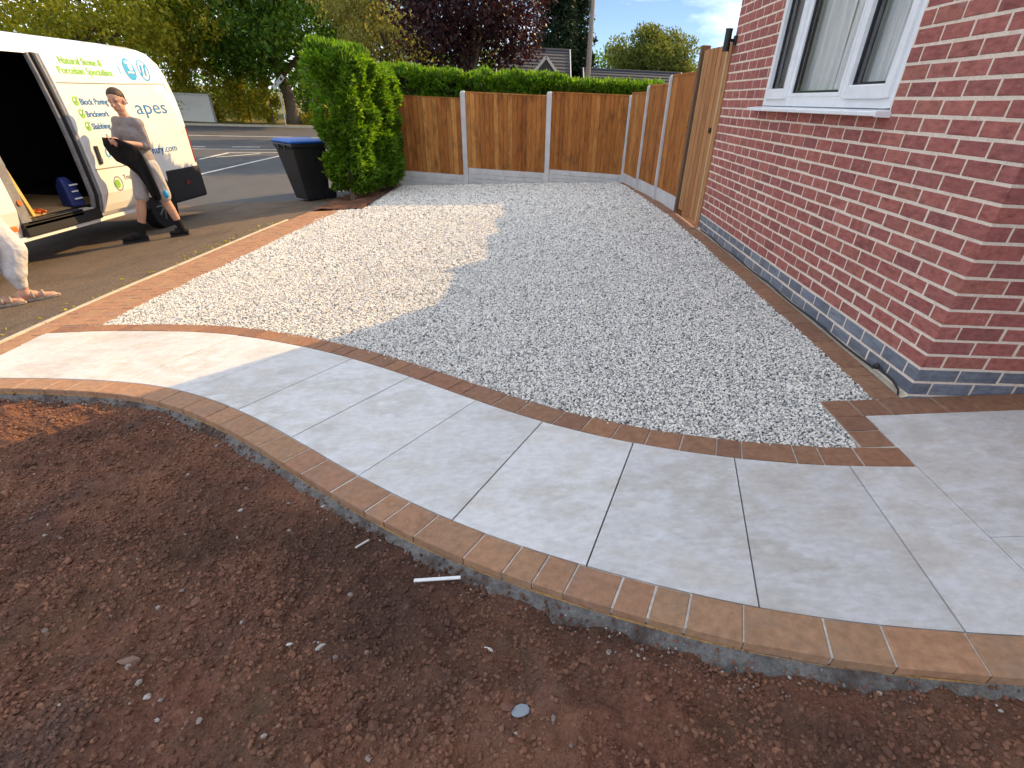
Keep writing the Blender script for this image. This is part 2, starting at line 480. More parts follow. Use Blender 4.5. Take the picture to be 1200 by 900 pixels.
def struct(name, loc=(0, 0, 0)):
    o = bpy.data.objects.new(name, None)
    COL.objects.link(o)
    o.location = loc
    o['kind'] = 'structure'
    return o

def vnoise(x, y, seed=0):
    """vectorised value noise, 0..1"""
    r = np.random.default_rng(seed)
    T = r.random((256, 256))
    xi, yi = np.floor(x).astype(int), np.floor(y).astype(int)
    fx, fy = x-xi, y-yi
    fx, fy = fx*fx*(3-2*fx), fy*fy*(3-2*fy)
    a = T[xi % 256, yi % 256]
    b = T[(xi+1) % 256, yi % 256]
    c = T[xi % 256, (yi+1) % 256]
    d = T[(xi+1) % 256, (yi+1) % 256]
    return (a*(1-fx)+b*fx)*(1-fy)+(c*(1-fx)+d*fx)*fy

def inpoly(px, py, poly):
    inside = np.zeros(len(px), bool)
    n = len(poly)
    for i in range(n):
        x1, y1 = poly[i]
        x2, y2 = poly[(i+1) % n]
        if y1 == y2:
            continue
        c = ((y1 > py) != (y2 > py)) & (px < (x2-x1)*(py-y1)/(y2-y1)+x1)
        inside ^= c
    return inside

def smooth_curve(P, step=.04):
    """Catmull-Rom through P, resampled at even steps, lightly smoothed"""
    P = [Vector((p[0], p[1], 0)) for p in P]
    out = []
    Q = [P[0]*2-P[1]] + P + [P[-1]*2-P[-2]]
    for i in range(1, len(Q)-2):
        a, b, c, d = Q[i-1], Q[i], Q[i+1], Q[i+2]
        for k in range(12):
            t = k/12
            out.append(.5*((2*b)+(-a+c)*t+(2*a-5*b+4*c-d)*t*t+(-a+3*b-3*c+d)*t**3))
    out.append(P[-1])
    A = np.array([(p.x, p.y) for p in out])
    def resample(A):
        s = np.concatenate([[0], np.cumsum(np.linalg.norm(np.diff(A, axis=0), axis=1))])
        n = max(2, int(s[-1]/step)+1)
        t = np.linspace(0, s[-1], n)
        return np.stack([np.interp(t, s, A[:, 0]), np.interp(t, s, A[:, 1])], 1)
    A = resample(A)
    for _ in range(40):
        B = A.copy()
        B[1:-1] = .25*A[:-2]+.5*A[1:-1]+.25*A[2:]
        A = B
    return resample(A)

class Curve2:
    def __init__(s, A):
        s.A = np.asarray(A, float)
        s.s = np.concatenate([[0], np.cumsum(np.linalg.norm(np.diff(s.A, axis=0), axis=1))])
        s.L = s.s[-1]
    def at(s, t):
        return np.array([np.interp(t, s.s, s.A[:, 0]), np.interp(t, s.s, s.A[:, 1])])
    def nrm(s, t, e=.08):
        d = s.at(min(t+e, s.L))-s.at(max(t-e, 0))
        d /= np.linalg.norm(d)
        return np.array([-d[1], d[0]])          # left of travel
    def near(s, p):
        return s.s[np.argmin(((s.A-np.asarray(p))**2).sum(1))]

def leaf_quads(P, N, size, aspect=.5):
    """one rhombic leaf per point; N = leaf axis directions"""
    n = len(P)
    ax = N/np.linalg.norm(N, axis=1, keepdims=True)
    r = rng.normal(size=(n, 3))
    sd_ = np.cross(ax, r)
    sd_ /= np.linalg.norm(sd_, axis=1, keepdims=True)+1e-9
    size = np.broadcast_to(np.asarray(size, float), (n,))[:, None]
    bend = np.cross(ax, sd_)*size*.12
    V = np.stack([P-ax*size*.5, P+sd_*size*aspect*.5+bend, P+ax*size*.5, P-sd_*size*aspect*.5+bend], 1).reshape(-1, 3)
    return V

def quads_object(name, V, mat, parent=None, cast=True):
    if parent is not None:
        o3 = origin(parent)
        V = V-np.array(o3)
    n = len(V)//4
    me = bpy.data.meshes.new(name)
    me.vertices.add(n*4)
    me.vertices.foreach_set('co', V.astype(np.float32).ravel())
    me.loops.add(n*4)
    me.loops.foreach_set('vertex_index', np.arange(n*4, dtype=np.int32))
    me.polygons.add(n)
    me.polygons.foreach_set('loop_start', np.arange(0, n*4, 4, dtype=np.int32))
    me.update(calc_edges=True)
    return put(name, me, mat, parent)

def scatter(name, pts, scl, mat, parent=None, squash=(1, .85, .6), sub=1, lump=.9, kind='stuff', normal_tilt=True):
    """one object: points of a mesh, each carrying a small broken stone through geometry nodes"""
    if parent is not None:
        pts = pts-np.array(origin(parent))
    me = bpy.data.meshes.new(name)
    me.vertices.add(len(pts))
    me.vertices.foreach_set('co', pts.astype(np.float32).ravel())
    a = me.attributes.new('sc', 'FLOAT', 'POINT')
    a.data.foreach_set('value', scl.astype(np.float32))
    me.update()
    o = put(name, me, mat, parent)
    ng = bpy.data.node_groups.new(name+' scatter', 'GeometryNodeTree')
    ng.interface.new_socket('Geometry', in_out='INPUT', socket_type='NodeSocketGeometry')
    ng.interface.new_socket('Geometry', in_out='OUTPUT', socket_type='NodeSocketGeometry')
    N, L = ng.nodes.new, ng.links.new
    gi, go = N('NodeGroupInput'), N('NodeGroupOutput')
    mtp = N('GeometryNodeMeshToPoints')
    L(gi.outputs[0], mtp.inputs[0])
    g2i = N('GeometryNodeGeometryToInstance')
    for i in range(6):
        ico = N('GeometryNodeMeshIcoSphere')
        ico.inputs['Subdivisions'].default_value = sub
        ico.inputs['Radius'].default_value = .5
        nz = N('ShaderNodeTexNoise')
        nz.noise_dimensions = '4D'
        nz.inputs['W'].default_value = 3.7*i
        nz.inputs['Scale'].default_value = 1.7
        sb = N('ShaderNodeVectorMath')
        sb.operation = 'SUBTRACT'
        sb.inputs[1].default_value = (.5, .5, .5)
        L(nz.outputs['Color'], sb.inputs[0])
        scn = N('ShaderNodeVectorMath')
        scn.operation = 'SCALE'
        scn.inputs['Scale'].default_value = lump
        L(sb.outputs[0], scn.inputs[0])
        sp = N('GeometryNodeSetPosition')
        L(ico.outputs[0], sp.inputs['Geometry'])
        L(scn.outputs[0], sp.inputs['Offset'])
        tf = N('GeometryNodeTransform')
        tf.inputs['Scale'].default_value = (squash[0], squash[1]*(.8+.08*i), squash[2]*(1.25-.1*i))
        L(sp.outputs[0], tf.inputs['Geometry'])
        ss = N('GeometryNodeSetShadeSmooth')
        ss.inputs['Shade Smooth'].default_value = False
        L(tf.outputs[0], ss.inputs['Geometry'])
        sm = N('GeometryNodeSetMaterial')
        sm.inputs['Material'].default_value = mat
        L(ss.outputs[0], sm.inputs['Geometry'])
        L(sm.outputs[0], g2i.inputs[0])
    iop = N('GeometryNodeInstanceOnPoints')
    iop.inputs['Pick Instance'].default_value = True
    ri = N('FunctionNodeRandomValue')
    ri.data_type = 'INT'
    ri.inputs[4].default_value = 0
    ri.inputs[5].default_value = 5
    rv = N('FunctionNodeRandomValue')
    rv.data_type = 'FLOAT_VECTOR'
    if normal_tilt:
        rv.inputs[0].default_value = (-.7, -.7, 0)
        rv.inputs[1].default_value = (.7, .7, 6.28)
    else:
        rv.inputs[0].default_value = (0, 0, 0)
        rv.inputs[1].default_value = (6.28, 6.28, 6.28)
    na = N('GeometryNodeInputNamedAttribute')
    na.data_type = 'FLOAT'
    na.inputs['Name'].default_value = 'sc'
    L(mtp.outputs[0], iop.inputs['Points'])
    L(g2i.outputs[0], iop.inputs['Instance'])
    L(ri.outputs[2], iop.inputs['Instance Index'])
    L(rv.outputs[0], iop.inputs['Rotation'])
    L(na.outputs[0], iop.inputs['Scale'])
    L(iop.outputs[0], go.inputs[0])
    md = o.modifiers.new('scatter', 'NODES')
    md.node_group = ng
    if kind:
        o['kind'] = kind
    return o

def text(name, body, mat, parent, y, z, size, x, width=None, font_shear=0.0, extrude=.001, bold=0.0):
    """flat lettering on a surface that faces +x; starts at y, base line z"""
    c = bpy.data.curves.new(name, 'FONT')
    c.body = body
    c.size = size
    c.extrude = extrude
    c.shear = font_shear
    c.offset = bold
    c.resolution_u = 3
    o = bpy.data.objects.new(name, c)
    COL.objects.link(o)
    bpy.context.view_layer.update()
    me = bpy.data.meshes.new_from_object(o.evaluated_get(bpy.context.evaluated_depsgraph_get()))
    bpy.data.objects.remove(o)
    bpy.data.curves.remove(c)
    w = max(v.co.x for v in me.vertices)
    sx = (width/w) if width else 1.0
    o3 = origin(parent)
    for v in me.vertices:
        a, b_, e = v.co
        v.co = (x-inset(z+b_)+e-o3.x, y+a*sx-o3.y, z+b_-o3.z)
    return put(name, me, mat, parent)

# ------------------------------------------------------------------ ground
def gza(x):
    return .08*np.asarray(x)-.015

def grid_sheet(name, x0, x1, y0, y1, nx, ny, zf, mat, kind='structure', smooth=True, keep=None, right=None):
    xs, ys = np.linspace(x0, x1, nx), np.linspace(y0, y1, ny)
    X, Y = np.meshgrid(xs, ys)
    if right is not None:
        X = x0+(X-x0)/(x1-x0)*(right(Y)-x0)
    Z = zf(X, Y)
    V = np.stack([X, Y, Z], -1).reshape(-1, 3)
    i = np.arange((nx-1)*(ny-1))
    a = (i//(nx-1))*nx+i % (nx-1)
    F = np.stack([a, a+1, a+nx+1, a+nx], 1)
    if keep is not None:
        c = V[F].mean(1)
        F = F[keep(c[:, 0], c[:, 1])]
        u, inv = np.unique(F, return_inverse=True)
        V, F = V[u], inv.reshape(-1, 4)
    me = bpy.data.meshes.new(name)
    me.vertices.add(len(V))
    me.vertices.foreach_set('co', V.astype(np.float32).ravel())
    me.loops.add(len(F)*4)
    me.loops.foreach_set('vertex_index', F.astype(np.int32).ravel())
    me.polygons.add(len(F))
    me.polygons.foreach_set('loop_start', np.arange(0, len(F)*4, 4, dtype=np.int32))
    me.update(calc_edges=True)
    o = put(name, me, mat, None, smooth)
    o['kind'] = kind
    return o

grid_sheet('ground', -900, 900, -700, 1100, 30, 30, lambda x, y: x*0-.83, GRASS, smooth=False)
grid_sheet('garden_ground', -6.1, 9, -9, 13, 16, 23, lambda x, y: gza(x)-.10, SOIL, smooth=False)

def drive_z(x, y):
    z = gza(np.maximum(x, -9.2))
    t = np.clip((y-9.3)/2.6, 0, 1)
    t = t*t*(3-2*t)
    z = z*(1-t)-.751*t
    return z+.006*(vnoise(x*2, y*1.2, 3)-.5)-.004
grid_sheet('driveway', -10.6, -6.145, -9, 8.6, 60, 220, drive_z, TARMAC, right=lambda y: np.interp(y, [-3, 2.3, 2.85, 4.0, 5.4, 6.6, 7.15, 7.4, 8.6], [-6.115, -6.115, -6.09, -6.025, -5.955, -5.865, -5.825, -5.66, -5.6]))
RD = np.array([.905, .425])
RN = np.array([-.425, .905])
RF = np.array([-19.0, 34.4])
def road_poly(s0, s1, n0, n1):
    return [tuple(RF+RD*s+RN*n) for s, n in ((s0, n0), (s1, n0), (s1, n1), (s0, n1))]
def strip_sheet(name, poly, z, mat, h=.05, parent=None):
    return MB().prism(poly, z-h, z).build(name, mat, parent)
rd = strip_sheet('road', road_poly(-70, 60, -34, 0), -.765, ASPHALT)
rd['kind'] = 'structure'
vg = strip_sheet('verge', road_poly(-70, 60, .25, 9), -.69, GRASS, .12)
vg['kind'] = 'structure'
kb = strip_sheet('road_kerb', road_poly(-70, 60, 0, .25), -.66, KERBC, .15)
kb['kind'] = 'structure'
# drive apron between the sloping drive and the road
grid_sheet('pavement', -10.6, -5.0, 8.595, 13.5, 40, 40, lambda x, y: drive_z(x, y)-.002, ASPHALT)

def road_line(a, b, w, z=-.760):
    a, b = np.array(a), np.array(b)
    d = (b-a)/np.linalg.norm(b-a)
    n = np.array([-d[1], d[0]])*w/2
    return MB().prism([tuple(a-n), tuple(b-n), tuple(b+n), tuple(a+n)], z-.02, z).build('road_line', ROADPAINT, rd)
road_line((-24.5, 23.3), (-5.5, 31.3), .16)
for k in range(-5, 6):
    c = np.array([-13.5, 21.55])+RD*(k*1.9)
    road_line(c-RD*.5, c+RD*.5, .11)
road_line((-12.75, 16.7), (-13.0, 19.1), .09)
road_line((-13.0, 19.1), (-11.6, 19.9), .09)
road_line((-12.6, 17.5), (-12.0, 19.3), .07)
road_line((-10.95, 13.2), (-11.1, 19.2), .09)
road_line((-17.5, 18.6), (-8.0, 22.9), .10)

# ------------------------------------------------------------------ paths, borders
P_IN = smooth_curve([(-5.92, 1.60), (-5.58, 1.609), (-5.209, 1.575), (-4.841, 1.529), (-4.467, 1.45), (-4.198, 1.36), (-3.9, 1.225), (-3.612, 1.08), (-3.175, .82), (-2.726, .5), (-2.275, .145), (-1.919, -.11), (-1.485, -.344), (-1.05, -.502), (-.799, -.562), (-.601, -.594), (-.30, -.613)])
P_OUT = smooth_curve([(-5.92, .77), (-5.527, .748), (-5.215, .715), (-4.899, .665), (-4.534, .59), (-4.229, .49), (-3.985, .366), (-3.688, .19), (-3.426, 0), (-3.209, -.17), (-2.96, -.375), (-2.771, -.525), (-2.5, -.726), (-2.294, -.865), (-2.051, -1.005), (-1.776, -1.137), (-1.592, -1.215), (-1.331, -1.32), (-1.084, -1.39), (-.843, -1.438), (-.65, -1.466), (-.3, -1.50), (.3, -1.53), (1.0, -1.55), (2.4, -1.56)])
CI, CO_ = Curve2(P_IN), Curve2(P_OUT)

def offs(c, t, d):
    return c.at(t)+c.nrm(t)*d

def paver_piece(parent, q, jitter=.0015, depth=.06, ch=.0035, mat=None):
    """q: four plan corners, counter-clockwise"""
    q = [np.asarray(p) for p in q]
    c = sum(q)/4
    zj = random.uniform(-jitter, jitter)
    tx, ty = random.uniform(-.004, .004), random.uniform(-.004, .004)
    def Z(p, h):
        return gz(p[0])+h+zj+tx*(p[0]-c[0])+ty*(p[1]-c[1])
    ins = []
    for p in q:
        d = c-p
        ins.append(p+d/np.linalg.norm(d)*ch*1.4)
    q = [p+np.array([random.uniform(-.0012, .0012), random.uniform(-.0012, .0012)]) for p in q]
    vs = [(*p, Z(p, -depth)) for p in q]+[(*p, Z(p, -ch)) for p in q]+[(*p, Z(p, 0)) for p in ins]
    fs = [(8, 9, 10, 11)]
    for k in range(4):
        j = (k+1) % 4
        fs += [(k, j, 4+j, 4+k), (4+k, 4+j, 8+j, 8+k)]
    MB().add(vs, fs).build('paver', mat or PAVER, parent)

def paver_run(parent, c, t0, t1, d0, d1, lens, gap=.0065, mat=None, first=None):
    t = t0
    while t < t1-.03:
        L = first if (first and t == t0) else random.choice(lens)
        e = min(t+L, t1)
        if t1-e < .06:
            e = t1
        a, b = offs(c, t+gap/2, d0), offs(c, e-gap/2, d0)
        u, v = offs(c, t+gap/2, d1), offs(c, e-gap/2, d1)
        q = [a, b, v, u] if d1 > d0 else [u, v, b, a]
        paver_piece(parent, q, mat=mat)
        t = e

def ribbon(name, c, t0, t1, d0, d1, h0, h1, mat, parent=None, n=120, kind=None):
    vs, fs = [], []
    for i in range(n+1):
        t = t0+(t1-t0)*i/n
        for d, h in ((d0, h0), (d1, h1)):
            p = offs(c, t, d(t) if callable(d) else d)
            vs.append((p[0], p[1], gz(p[0])+(h(t) if callable(h) else h)))
    for i in range(n):
        k = 2*i
        fs.append((k, k+2, k+3, k+1) if True else None)
    m = MB().add(vs, fs)
    # give the ribbon body: a skirt below
    o = m.build(name, mat, parent, smooth=True)
    if kind:
        o['kind'] = kind
    return o

TEG = [.115, .165, .165, .235, .235]
# path: slabs cut to the two curves
path = struct('path')
ribbon('bed', CI, 0, CI.L, .01, -.95, -.022, -.022, JOINT, path)
joints = [(-5.9, -5.9), (-5.62, -5.30), (-5.12, -4.78), (-4.62, -4.22), (-4.10, -3.63), (-3.652, -3.195), (-3.215, -2.739), (-2.763, -2.294), (-2.289, -1.922), (-1.77, -1.486), (-1.228, -1.051), (-.649, -.579), (-.3, -.3)]
def t_at_x(c, x):
    return float(np.interp(x, c.A[:, 0], c.s))
def slab_poly(parent, poly, th=.02):
    c = np.mean(poly, 0)
    tz = random.uniform(-.0012, .0012)
    m = MB()
    n = len(poly)
    ins = [p+(c-p)/np.linalg.norm(c-p)*.0022 for p in map(np.asarray, poly)]
    vs = [(*p, gz(p[0])-th+tz) for p in poly]+[(*p, gz(p[0])-.0015+tz) for p in poly]+[(*p, gz(p[0])+tz) for p in ins]
    fs = [tuple(range(2*n, 3*n))]
    for k in range(n):
        j = (k+1) % n
        fs += [(k, j, n+j, n+k), (n+k, n+j, 2*n+j, 2*n+k)]
    m.add(vs, fs).build('slab', SLAB, parent)
G2 = .0055
for (o0, i0), (o1, i1) in zip(joints[:-1], joints[1:]):
    a0, a1 = t_at_x(CO_, o0)+G2/2, t_at_x(CO_, o1)-G2/2
    b0, b1 = t_at_x(CI, i0)+G2/2, t_at_x(CI, i1)-G2/2
    n = 9
    low = [CO_.at(t)+CO_.nrm(t)*.003 for t in np.linspace(a0, a1, n)]
    up = [CI.at(t)-CI.nrm(t)*.003 for t in np.linspace(b1, b0, n)]
    slab_poly(path, low+up)
# patio by the house front
patio = struct('patio')
MB().prism([(-.3, -1.6), (2.6, -1.6), (2.6, -.16), (-.3, -.16)], 0, 0, lambda x, y: gz(x)-.08, lambda x, y: gz(x)-.022).build('bed', JOINT, patio)
for k in range(5):
    x0, x1 = -.298+.605*k, -.298+.605*(k+1)-.004
    slab_poly(patio, [(x0, -1.062), (x1, -1.062), (x1, -.175), (x0, -.175)])
    slab_poly(patio, [(x0, CO_.at(t_at_x(CO_, x0))[1]+.003), (x1, CO_.at(t_at_x(CO_, x1))[1]+.003), (x1, -1.066), (x0, -1.066)])

e_in = struct('gravel_edging')
ribbon('mortar', CI, 0, CI.L, 0.0, .147, -.006, -.006, PALEJOINT, e_in)
paver_run(e_in, CI, .04, CI.L, .002, .147, TEG, mat=PAVERD)
for y0, y1 in ((-.448, -.312), (-.305, -.178)):
    paver_piece(e_in, [(-.452, y0), (-.303, y0), (-.303, y1), (-.452, y1)], mat=PAVERD)
MB().prism([(-.455, -.46), (-.30, -.46), (-.30, -.17), (-.455, -.17)], 0, 0, lambda x, y: gz(x)-.06, lambda x, y: gz(x)-.006).build('mortar', PALEJOINT, e_in)

e_out = struct('soil_edging')
ribbon('mortar', CO_, 0, CO_.L, -.145, 0.0, -.0045, -.0045, PALEJOINT, e_out)
ribbon('joint_face', CO_, 0, CO_.L, -.1425, -.1420, -.075, -.005, PALEJOINT, e_out)
SANDY = M('orange bedding sand', [(.30, .155, .055), (.42, .24, .09), (.24, .12, .05)], scale=14, vary=.3, vscale=90, rough=.95, bump=.003, bscale=150)
ribbon('bedding', CO_, 0, CO_.L, -.1535, -.1495, -.066, lambda t: -.040+.016*float(vnoise(np.array([t*9.0]), np.array([.5]), 77)[0]), SANDY, e_out, n=420)
paver_run(e_out, CO_, 0, CO_.L, -.148, -.002, TEG)

e_front = struct('front_edging')
MB().prism([(-.455, -.17), (2.6, -.17), (2.6, -.004), (-.455, -.004)], 0, 0, lambda x, y: gz(x)-.06, lambda x, y: gz(x)-.006).build('mortar', PALEJOINT, e_front)
xx = -.452
for k in range(18):
    L = random.choice([.115, .15, .165, .235]) if k else .15
    paver_piece(e_front, [(xx, -.170), (xx+L-.007, -.170), (xx+L-.007, -.008), (xx, -.008)], mat=PAVERD)
    xx += L

HB = Curve2(smooth_curve([(-.168, -.002), (-.158, .5), (-.152, 1.3), (-.152, 3.4), (-.168, 4.6), (-.21, 6.2), (-.36, 8.5), (-.41, 8.95)]))
e_house = struct('house_edging')
ribbon('mortar', HB, 0, HB.L, -.150, 0, -.006, -.006, PALEJOINT, e_house)
paver_run(e_house, HB, 0.0, HB.L-.02, -.140, -.001, [.115, .165, .165, .235, .235], mat=PAVERD)
ribbon('sand_strip', HB, 0.0, 4.45, -.170, -.139, .006, .000, KERBC, e_house)

SB = Curve2(smooth_curve([(-6.09, -3), (-6.09, 0), (-6.09, 2.3), (-6.065, 2.85), (-6.0, 4.0), (-5.93, 5.4), (-5.84, 6.6), (-5.80, 7.15)]))
e_drive = struct('drive_edging')
ribbon('mortar', SB, 0, 4.8, -.19, 0, -.006, -.006, PALEJOINT, e_drive)
ribbon('mortar', SB, 4.74, SB.L, -.53, 0, -.0055, -.0055, PALEJOINT, e_drive)
for k in range(5):
    t0 = 2.0 if k < 2 else 4.765
    paver_run(e_drive, SB, t0, SB.L, -(.106*(k+1)-.003), -.106*k-.001, [.205], gap=.005, first=.1 if k % 2 else None)
kerb = struct('drive_kerb')
for k in range(11):
    a, b = 1.2+k*.915, 1.2+(k+1)*.915-.006
    if b > SB.L:
        break
    mbk = MB()
    q = [offs(SB, a, .004), offs(SB, b, .004), offs(SB, b, .05), offs(SB, a, .05)]
    mbk.prism([tuple(p) for p in q], 0, 0, lambda x, y: gz(x)-.08, lambda x, y: gz(x)+.008)
    mbk.build('kerb_stone', KERBC, kerb, bevel=.005)

e_bed = struct('hedge_bed_edging')
BC = Curve2(np.array([(-5.42, 7.16), (-4.98, 7.36), (-5.02, 7.9), (-5.10, 9.2), (-5.14, 10.15)]))
paver_run(e_bed, BC, 0, BC.L, -.06, .045, [.205], gap=.008)

# ------------------------------------------------------------------ gravel
GIN = [tuple(offs(CI, t, .150)) for t in np.linspace(.36, CI.L-.17, 60)]
GPOLY = GIN+[(-.458, -.44), (-.458, .0), (-.170, .0)]+[tuple(HB.at(t)) for t in np.linspace(.02, HB.L, 20)]+[(-.40, 9.0), (-1.81, 9.44), (-3.47, 9.77), (-5.12, 10.15), (-5.07, 9.2), (-4.98, 7.9), (-4.93, 7.33), (-5.40, 7.10), (-5.40, 6.6), (-5.40, 5.4), (-5.47, 4.0), (-5.535, 2.85), (-5.56, 2.0), (-5.56, 1.76)]
gb = grid_sheet('gravel_bed', -5.65, -.1, -.6, 10.3, 112, 220, lambda x, y: gza(x)-.019+.010*(vnoise(x*3, y*3, 21)-.5), GRAVELBED, keep=lambda x, y: inpoly(x, y, GPOLY))
pts, scs = [], []
for (y0, y1, dens, s0, s1) in ((-.6, 1.2, 14500, .0080, .0165), (1.2, 3.2, 11000, .0092, .0185), (3.2, 6, 6200, .012, .0235), (6, 10.3, 3200, .016, .032)):
    n = int(5.6*(y1-y0)*dens)
    x, y = rng.uniform(-5.65, -.1, n), rng.uniform(y0, y1, n)
    k = inpoly(x, y, GPOLY)
    x, y = x[k], y[k]
    s = s0+(s1-s0)*rng.random(len(x))**1.6
    z = gza(x)-.014+.014*(vnoise(x*2.5, y*2.5, 5)-.5)+rng.uniform(-.006, .010, len(x))
    pts.append(np.stack([x, y, z], 1))
    scs.append(s*1.25)
# a few chips strayed on to the edging
scatter('gravel', np.concatenate(pts), np.concatenate(scs), STONE)
n = 70
tt = rng.uniform(.5, CI.L-.2, n)
pp = np.array([offs(CI, t, .150-abs(rng.normal(0, .018))) for t in tt])
scatter('stray_gravel', np.stack([pp[:, 0], pp[:, 1], gza(pp[:, 0])+.004], 1), rng.uniform(.008, .014, n), STONE)

# ------------------------------------------------------------------ soil
OUT_D = -.148
_so = np.array([offs(CO_, t, OUT_D) for t in np.linspace(0, CO_.L, 400)])
def edge_dist(x, y):
    """signed distance south of the paver edge (positive on the soil side)"""
    yl = np.interp(x, _so[:, 0], _so[:, 1])
    sl = np.gradient(_so[:, 1], _so[:, 0])
    s = np.interp(x, _so[:, 0], sl)
    return (yl-y)/np.sqrt(1+s*s)
def soil_h(x, y):
    x, y = np.asarray(x), np.asarray(y)
    d = edge_dist(x, y)
    h = .055*(vnoise(x*1.5+9, y*1.5, 11)-.5)+.045*(vnoise(x*4.3, y*4.3+5, 12)-.5)+.030*(vnoise(x*10, y*10, 13)-.5)+.026*(vnoise(x*24, y*24, 14)-.5)+.016*(vnoise(x*50, y*50, 15)-.5)
    # rake marks running with the bed
    u = x*.35+y*.94
    h = h+.010*(vnoise(u*13+vnoise(x*2, y*2, 18)*3, x*1.3, 16)-.5)
    near = np.clip(d/.22, 0, 1)
    z = gza(x)-.044-.026*(1-near)+h*(.35+.65*near)
    return np.where(d < -.03, gza(x)-.13, z)
grid_sheet('soil', -6.05, 1.7, -3.6, .80, 560, 330, soil_h, SOIL, keep=lambda x, y: edge_dist(x, y) > -.06)
hw = lambda t: OUT_D-.035-.04*float(vnoise(np.array([t*2.3]), np.array([1.5]), 31)[0])-.035*float(vnoise(np.array([t*11]), np.array([4.5]), 32)[0])
hn = ribbon('concrete_haunching', CO_, 0, CO_.L, hw, OUT_D+.005, -.084, -.034, HAUNCH, n=500, kind='structure')
n = 270000
x = rng.uniform(-5.2, .6, n)
y = rng.uniform(-2.6, .7, n)
d = edge_dist(x, y)
cl = vnoise(x*3, y*3, 41)*.6+vnoise(x*9, y*9, 42)*.4
k = (d > .015) & (rng.random(n) < np.clip(cl*1.5-.1, .12, 1)*np.clip(d/.16, .2, 1))
x, y = x[k], y[k]
sz = .0036+.0145*rng.random(len(x))**3.4
big = rng.random(len(x)) < .012
sz[big] *= 1.9
zc_ = soil_h(x, y)+sz*.12
ne = 16000
te = rng.uniform(0, CO_.L-.02, ne)
de = np.minimum(.16, np.abs(rng.normal(0, .05, ne)))
pe = np.array([offs(CO_, a, OUT_D-.135+b) for a, b in zip(te, de)])
dd_ = .135-de
se = .003+.011*rng.random(ne)**3
x, y, sz = np.concatenate([x, pe[:, 0]]), np.concatenate([y, pe[:, 1]]), np.concatenate([sz, se])
zc_ = np.concatenate([zc_, gza(pe[:, 0])-.036-.050*np.clip(dd_/.105, 0, 1)+se*.2])
scatter('soil_crumbs', np.stack([x, y, zc_], 1), sz*1.25, CLOD, squash=(1, .9, .75), lump=.8)
n = 700
x, y = rng.uniform(-5.2, .6, n), rng.uniform(-2.6, .7, n)
k = edge_dist(x, y) > .03
x, y = x[k], y[k]
sz = .006+.018*rng.random(len(x))**3
scatter('soil_pebbles', np.stack([x, y, soil_h(x, y)+sz*.15], 1), sz*1.2, PEBBLE, squash=(1, .8, .55), lump=.7)
n = 900
t = rng.uniform(.3, CO_.L-.3, n)
dd = OUT_D-rng.uniform(.004, .13, n)
pp = np.array([offs(CO_, a, b) for a, b in zip(t, dd)])
scatter('concrete_crumbs', np.stack([pp[:, 0], pp[:, 1], gza(pp[:, 0])-.045-(-OUT_D-dd)*.0-.02*rng.random(n)], 1), .004+.010*rng.random(n)**2, PEBBLE, squash=(1, .8, .6))
# leaf litter and grit along the drive kerb
n = 120
t = rng.uniform(2.4, 9.4, n)
pp = np.array([offs(SB, a, .055+abs(rng.normal(0, .11))) for a in t])
V = leaf_quads(np.stack([pp[:, 0], pp[:, 1], gza(pp[:, 0])+.008], 1), np.stack([rng.normal(size=n), rng.normal(size=n), rng.normal(size=n)*.25], 1), .02+.03*rng.random(n), .6)
tag(quads_object('leaf_litter', V, LEAF_YELLOW), kind='stuff')

def chunk(name, px, py, size, mat, label, cat, group='rubble lying on the soil', rot=0.0, flatz=.4, seed=0, dz=0.0):
    r = random.Random(seed)
    bm = bmesh.new()
    bmesh.ops.create_icosphere(bm, subdivisions=2, radius=.5)
    off = [Vector((r.uniform(-1, 1), r.uniform(-1, 1), r.uniform(-1, 1))).normalized() for _ in range(5)]
    for v in bm.verts:
        for o_ in off:
            k_ = v.co.dot(o_)
            if k_ > .30:
                v.co -= o_*(k_-.30)
        v.co = Vector((v.co.x*size[0], v.co.y*size[1], v.co.z*size[2]))
    me = bpy.data.meshes.new(name)
    bm.to_mesh(me)
    bm.free()
    o = put(name, me, mat)
    o.location = (px, py, float(soil_h(px, py))+size[2]*.22+dz)
    o.rotation_euler = (r.uniform(-.15, .15), r.uniform(-.15, .15), rot)
    return tag(o, label, cat, group)
STONEG = flat('pale grey rubble', (.36, .34, .32), rough=.85)
STONEW = flat('whitish rubble', (.55, .53, .50), rough=.85)
STONEB = flat('brown rubble', (.22, .14, .105), rough=.9)
SHEETG = flat('blue grey scrap', (.24, .28, .32), rough=.6)
PLW = MB().bar((-.084, 0, 0), (.084, 0, .004), .014, .006).build('plastic_strip', WHITEPL, None, bevel=.0015)
PLW.location = (-2.305, -1.143, float(soil_h(-2.305, -1.143))+.014)
PLW.rotation_euler = (.1, -.03, .07)
tag(PLW, 'white plastic strip lying beside the paver edging', 'plastic strip')
tk = MB().bar((-.03, 0, 0), (.03, 0, .004), .006, .005).build('splinter', STONEW)
tk.location = (-2.635, -.943, float(soil_h(-2.635, -.943))+.012)
tk.rotation_euler = (0, 0, .8)
tag(tk, 'thin pale splinter poking from soil up the edging from the plastic strip', 'splinter')
chunk('rubble_stone', -2.636, -1.419, (.042, .020, .018), STONEG, 'pale grey stone sliver, flat-topped, lower left of the plastic strip', 'stone', rot=.5, seed=1)
chunk('rubble_stone', -3.248, -1.435, (.075, .030, .022), STONEB, 'brown flat stone, largest piece on the red soil', 'stone', rot=.1, seed=2)
chunk('rubble_stone', -2.094, -1.448, (.038, .012, .012), STONEW, 'whitish thin stone sliver in the soil below the plastic strip', 'stone', rot=-.4, seed=3)
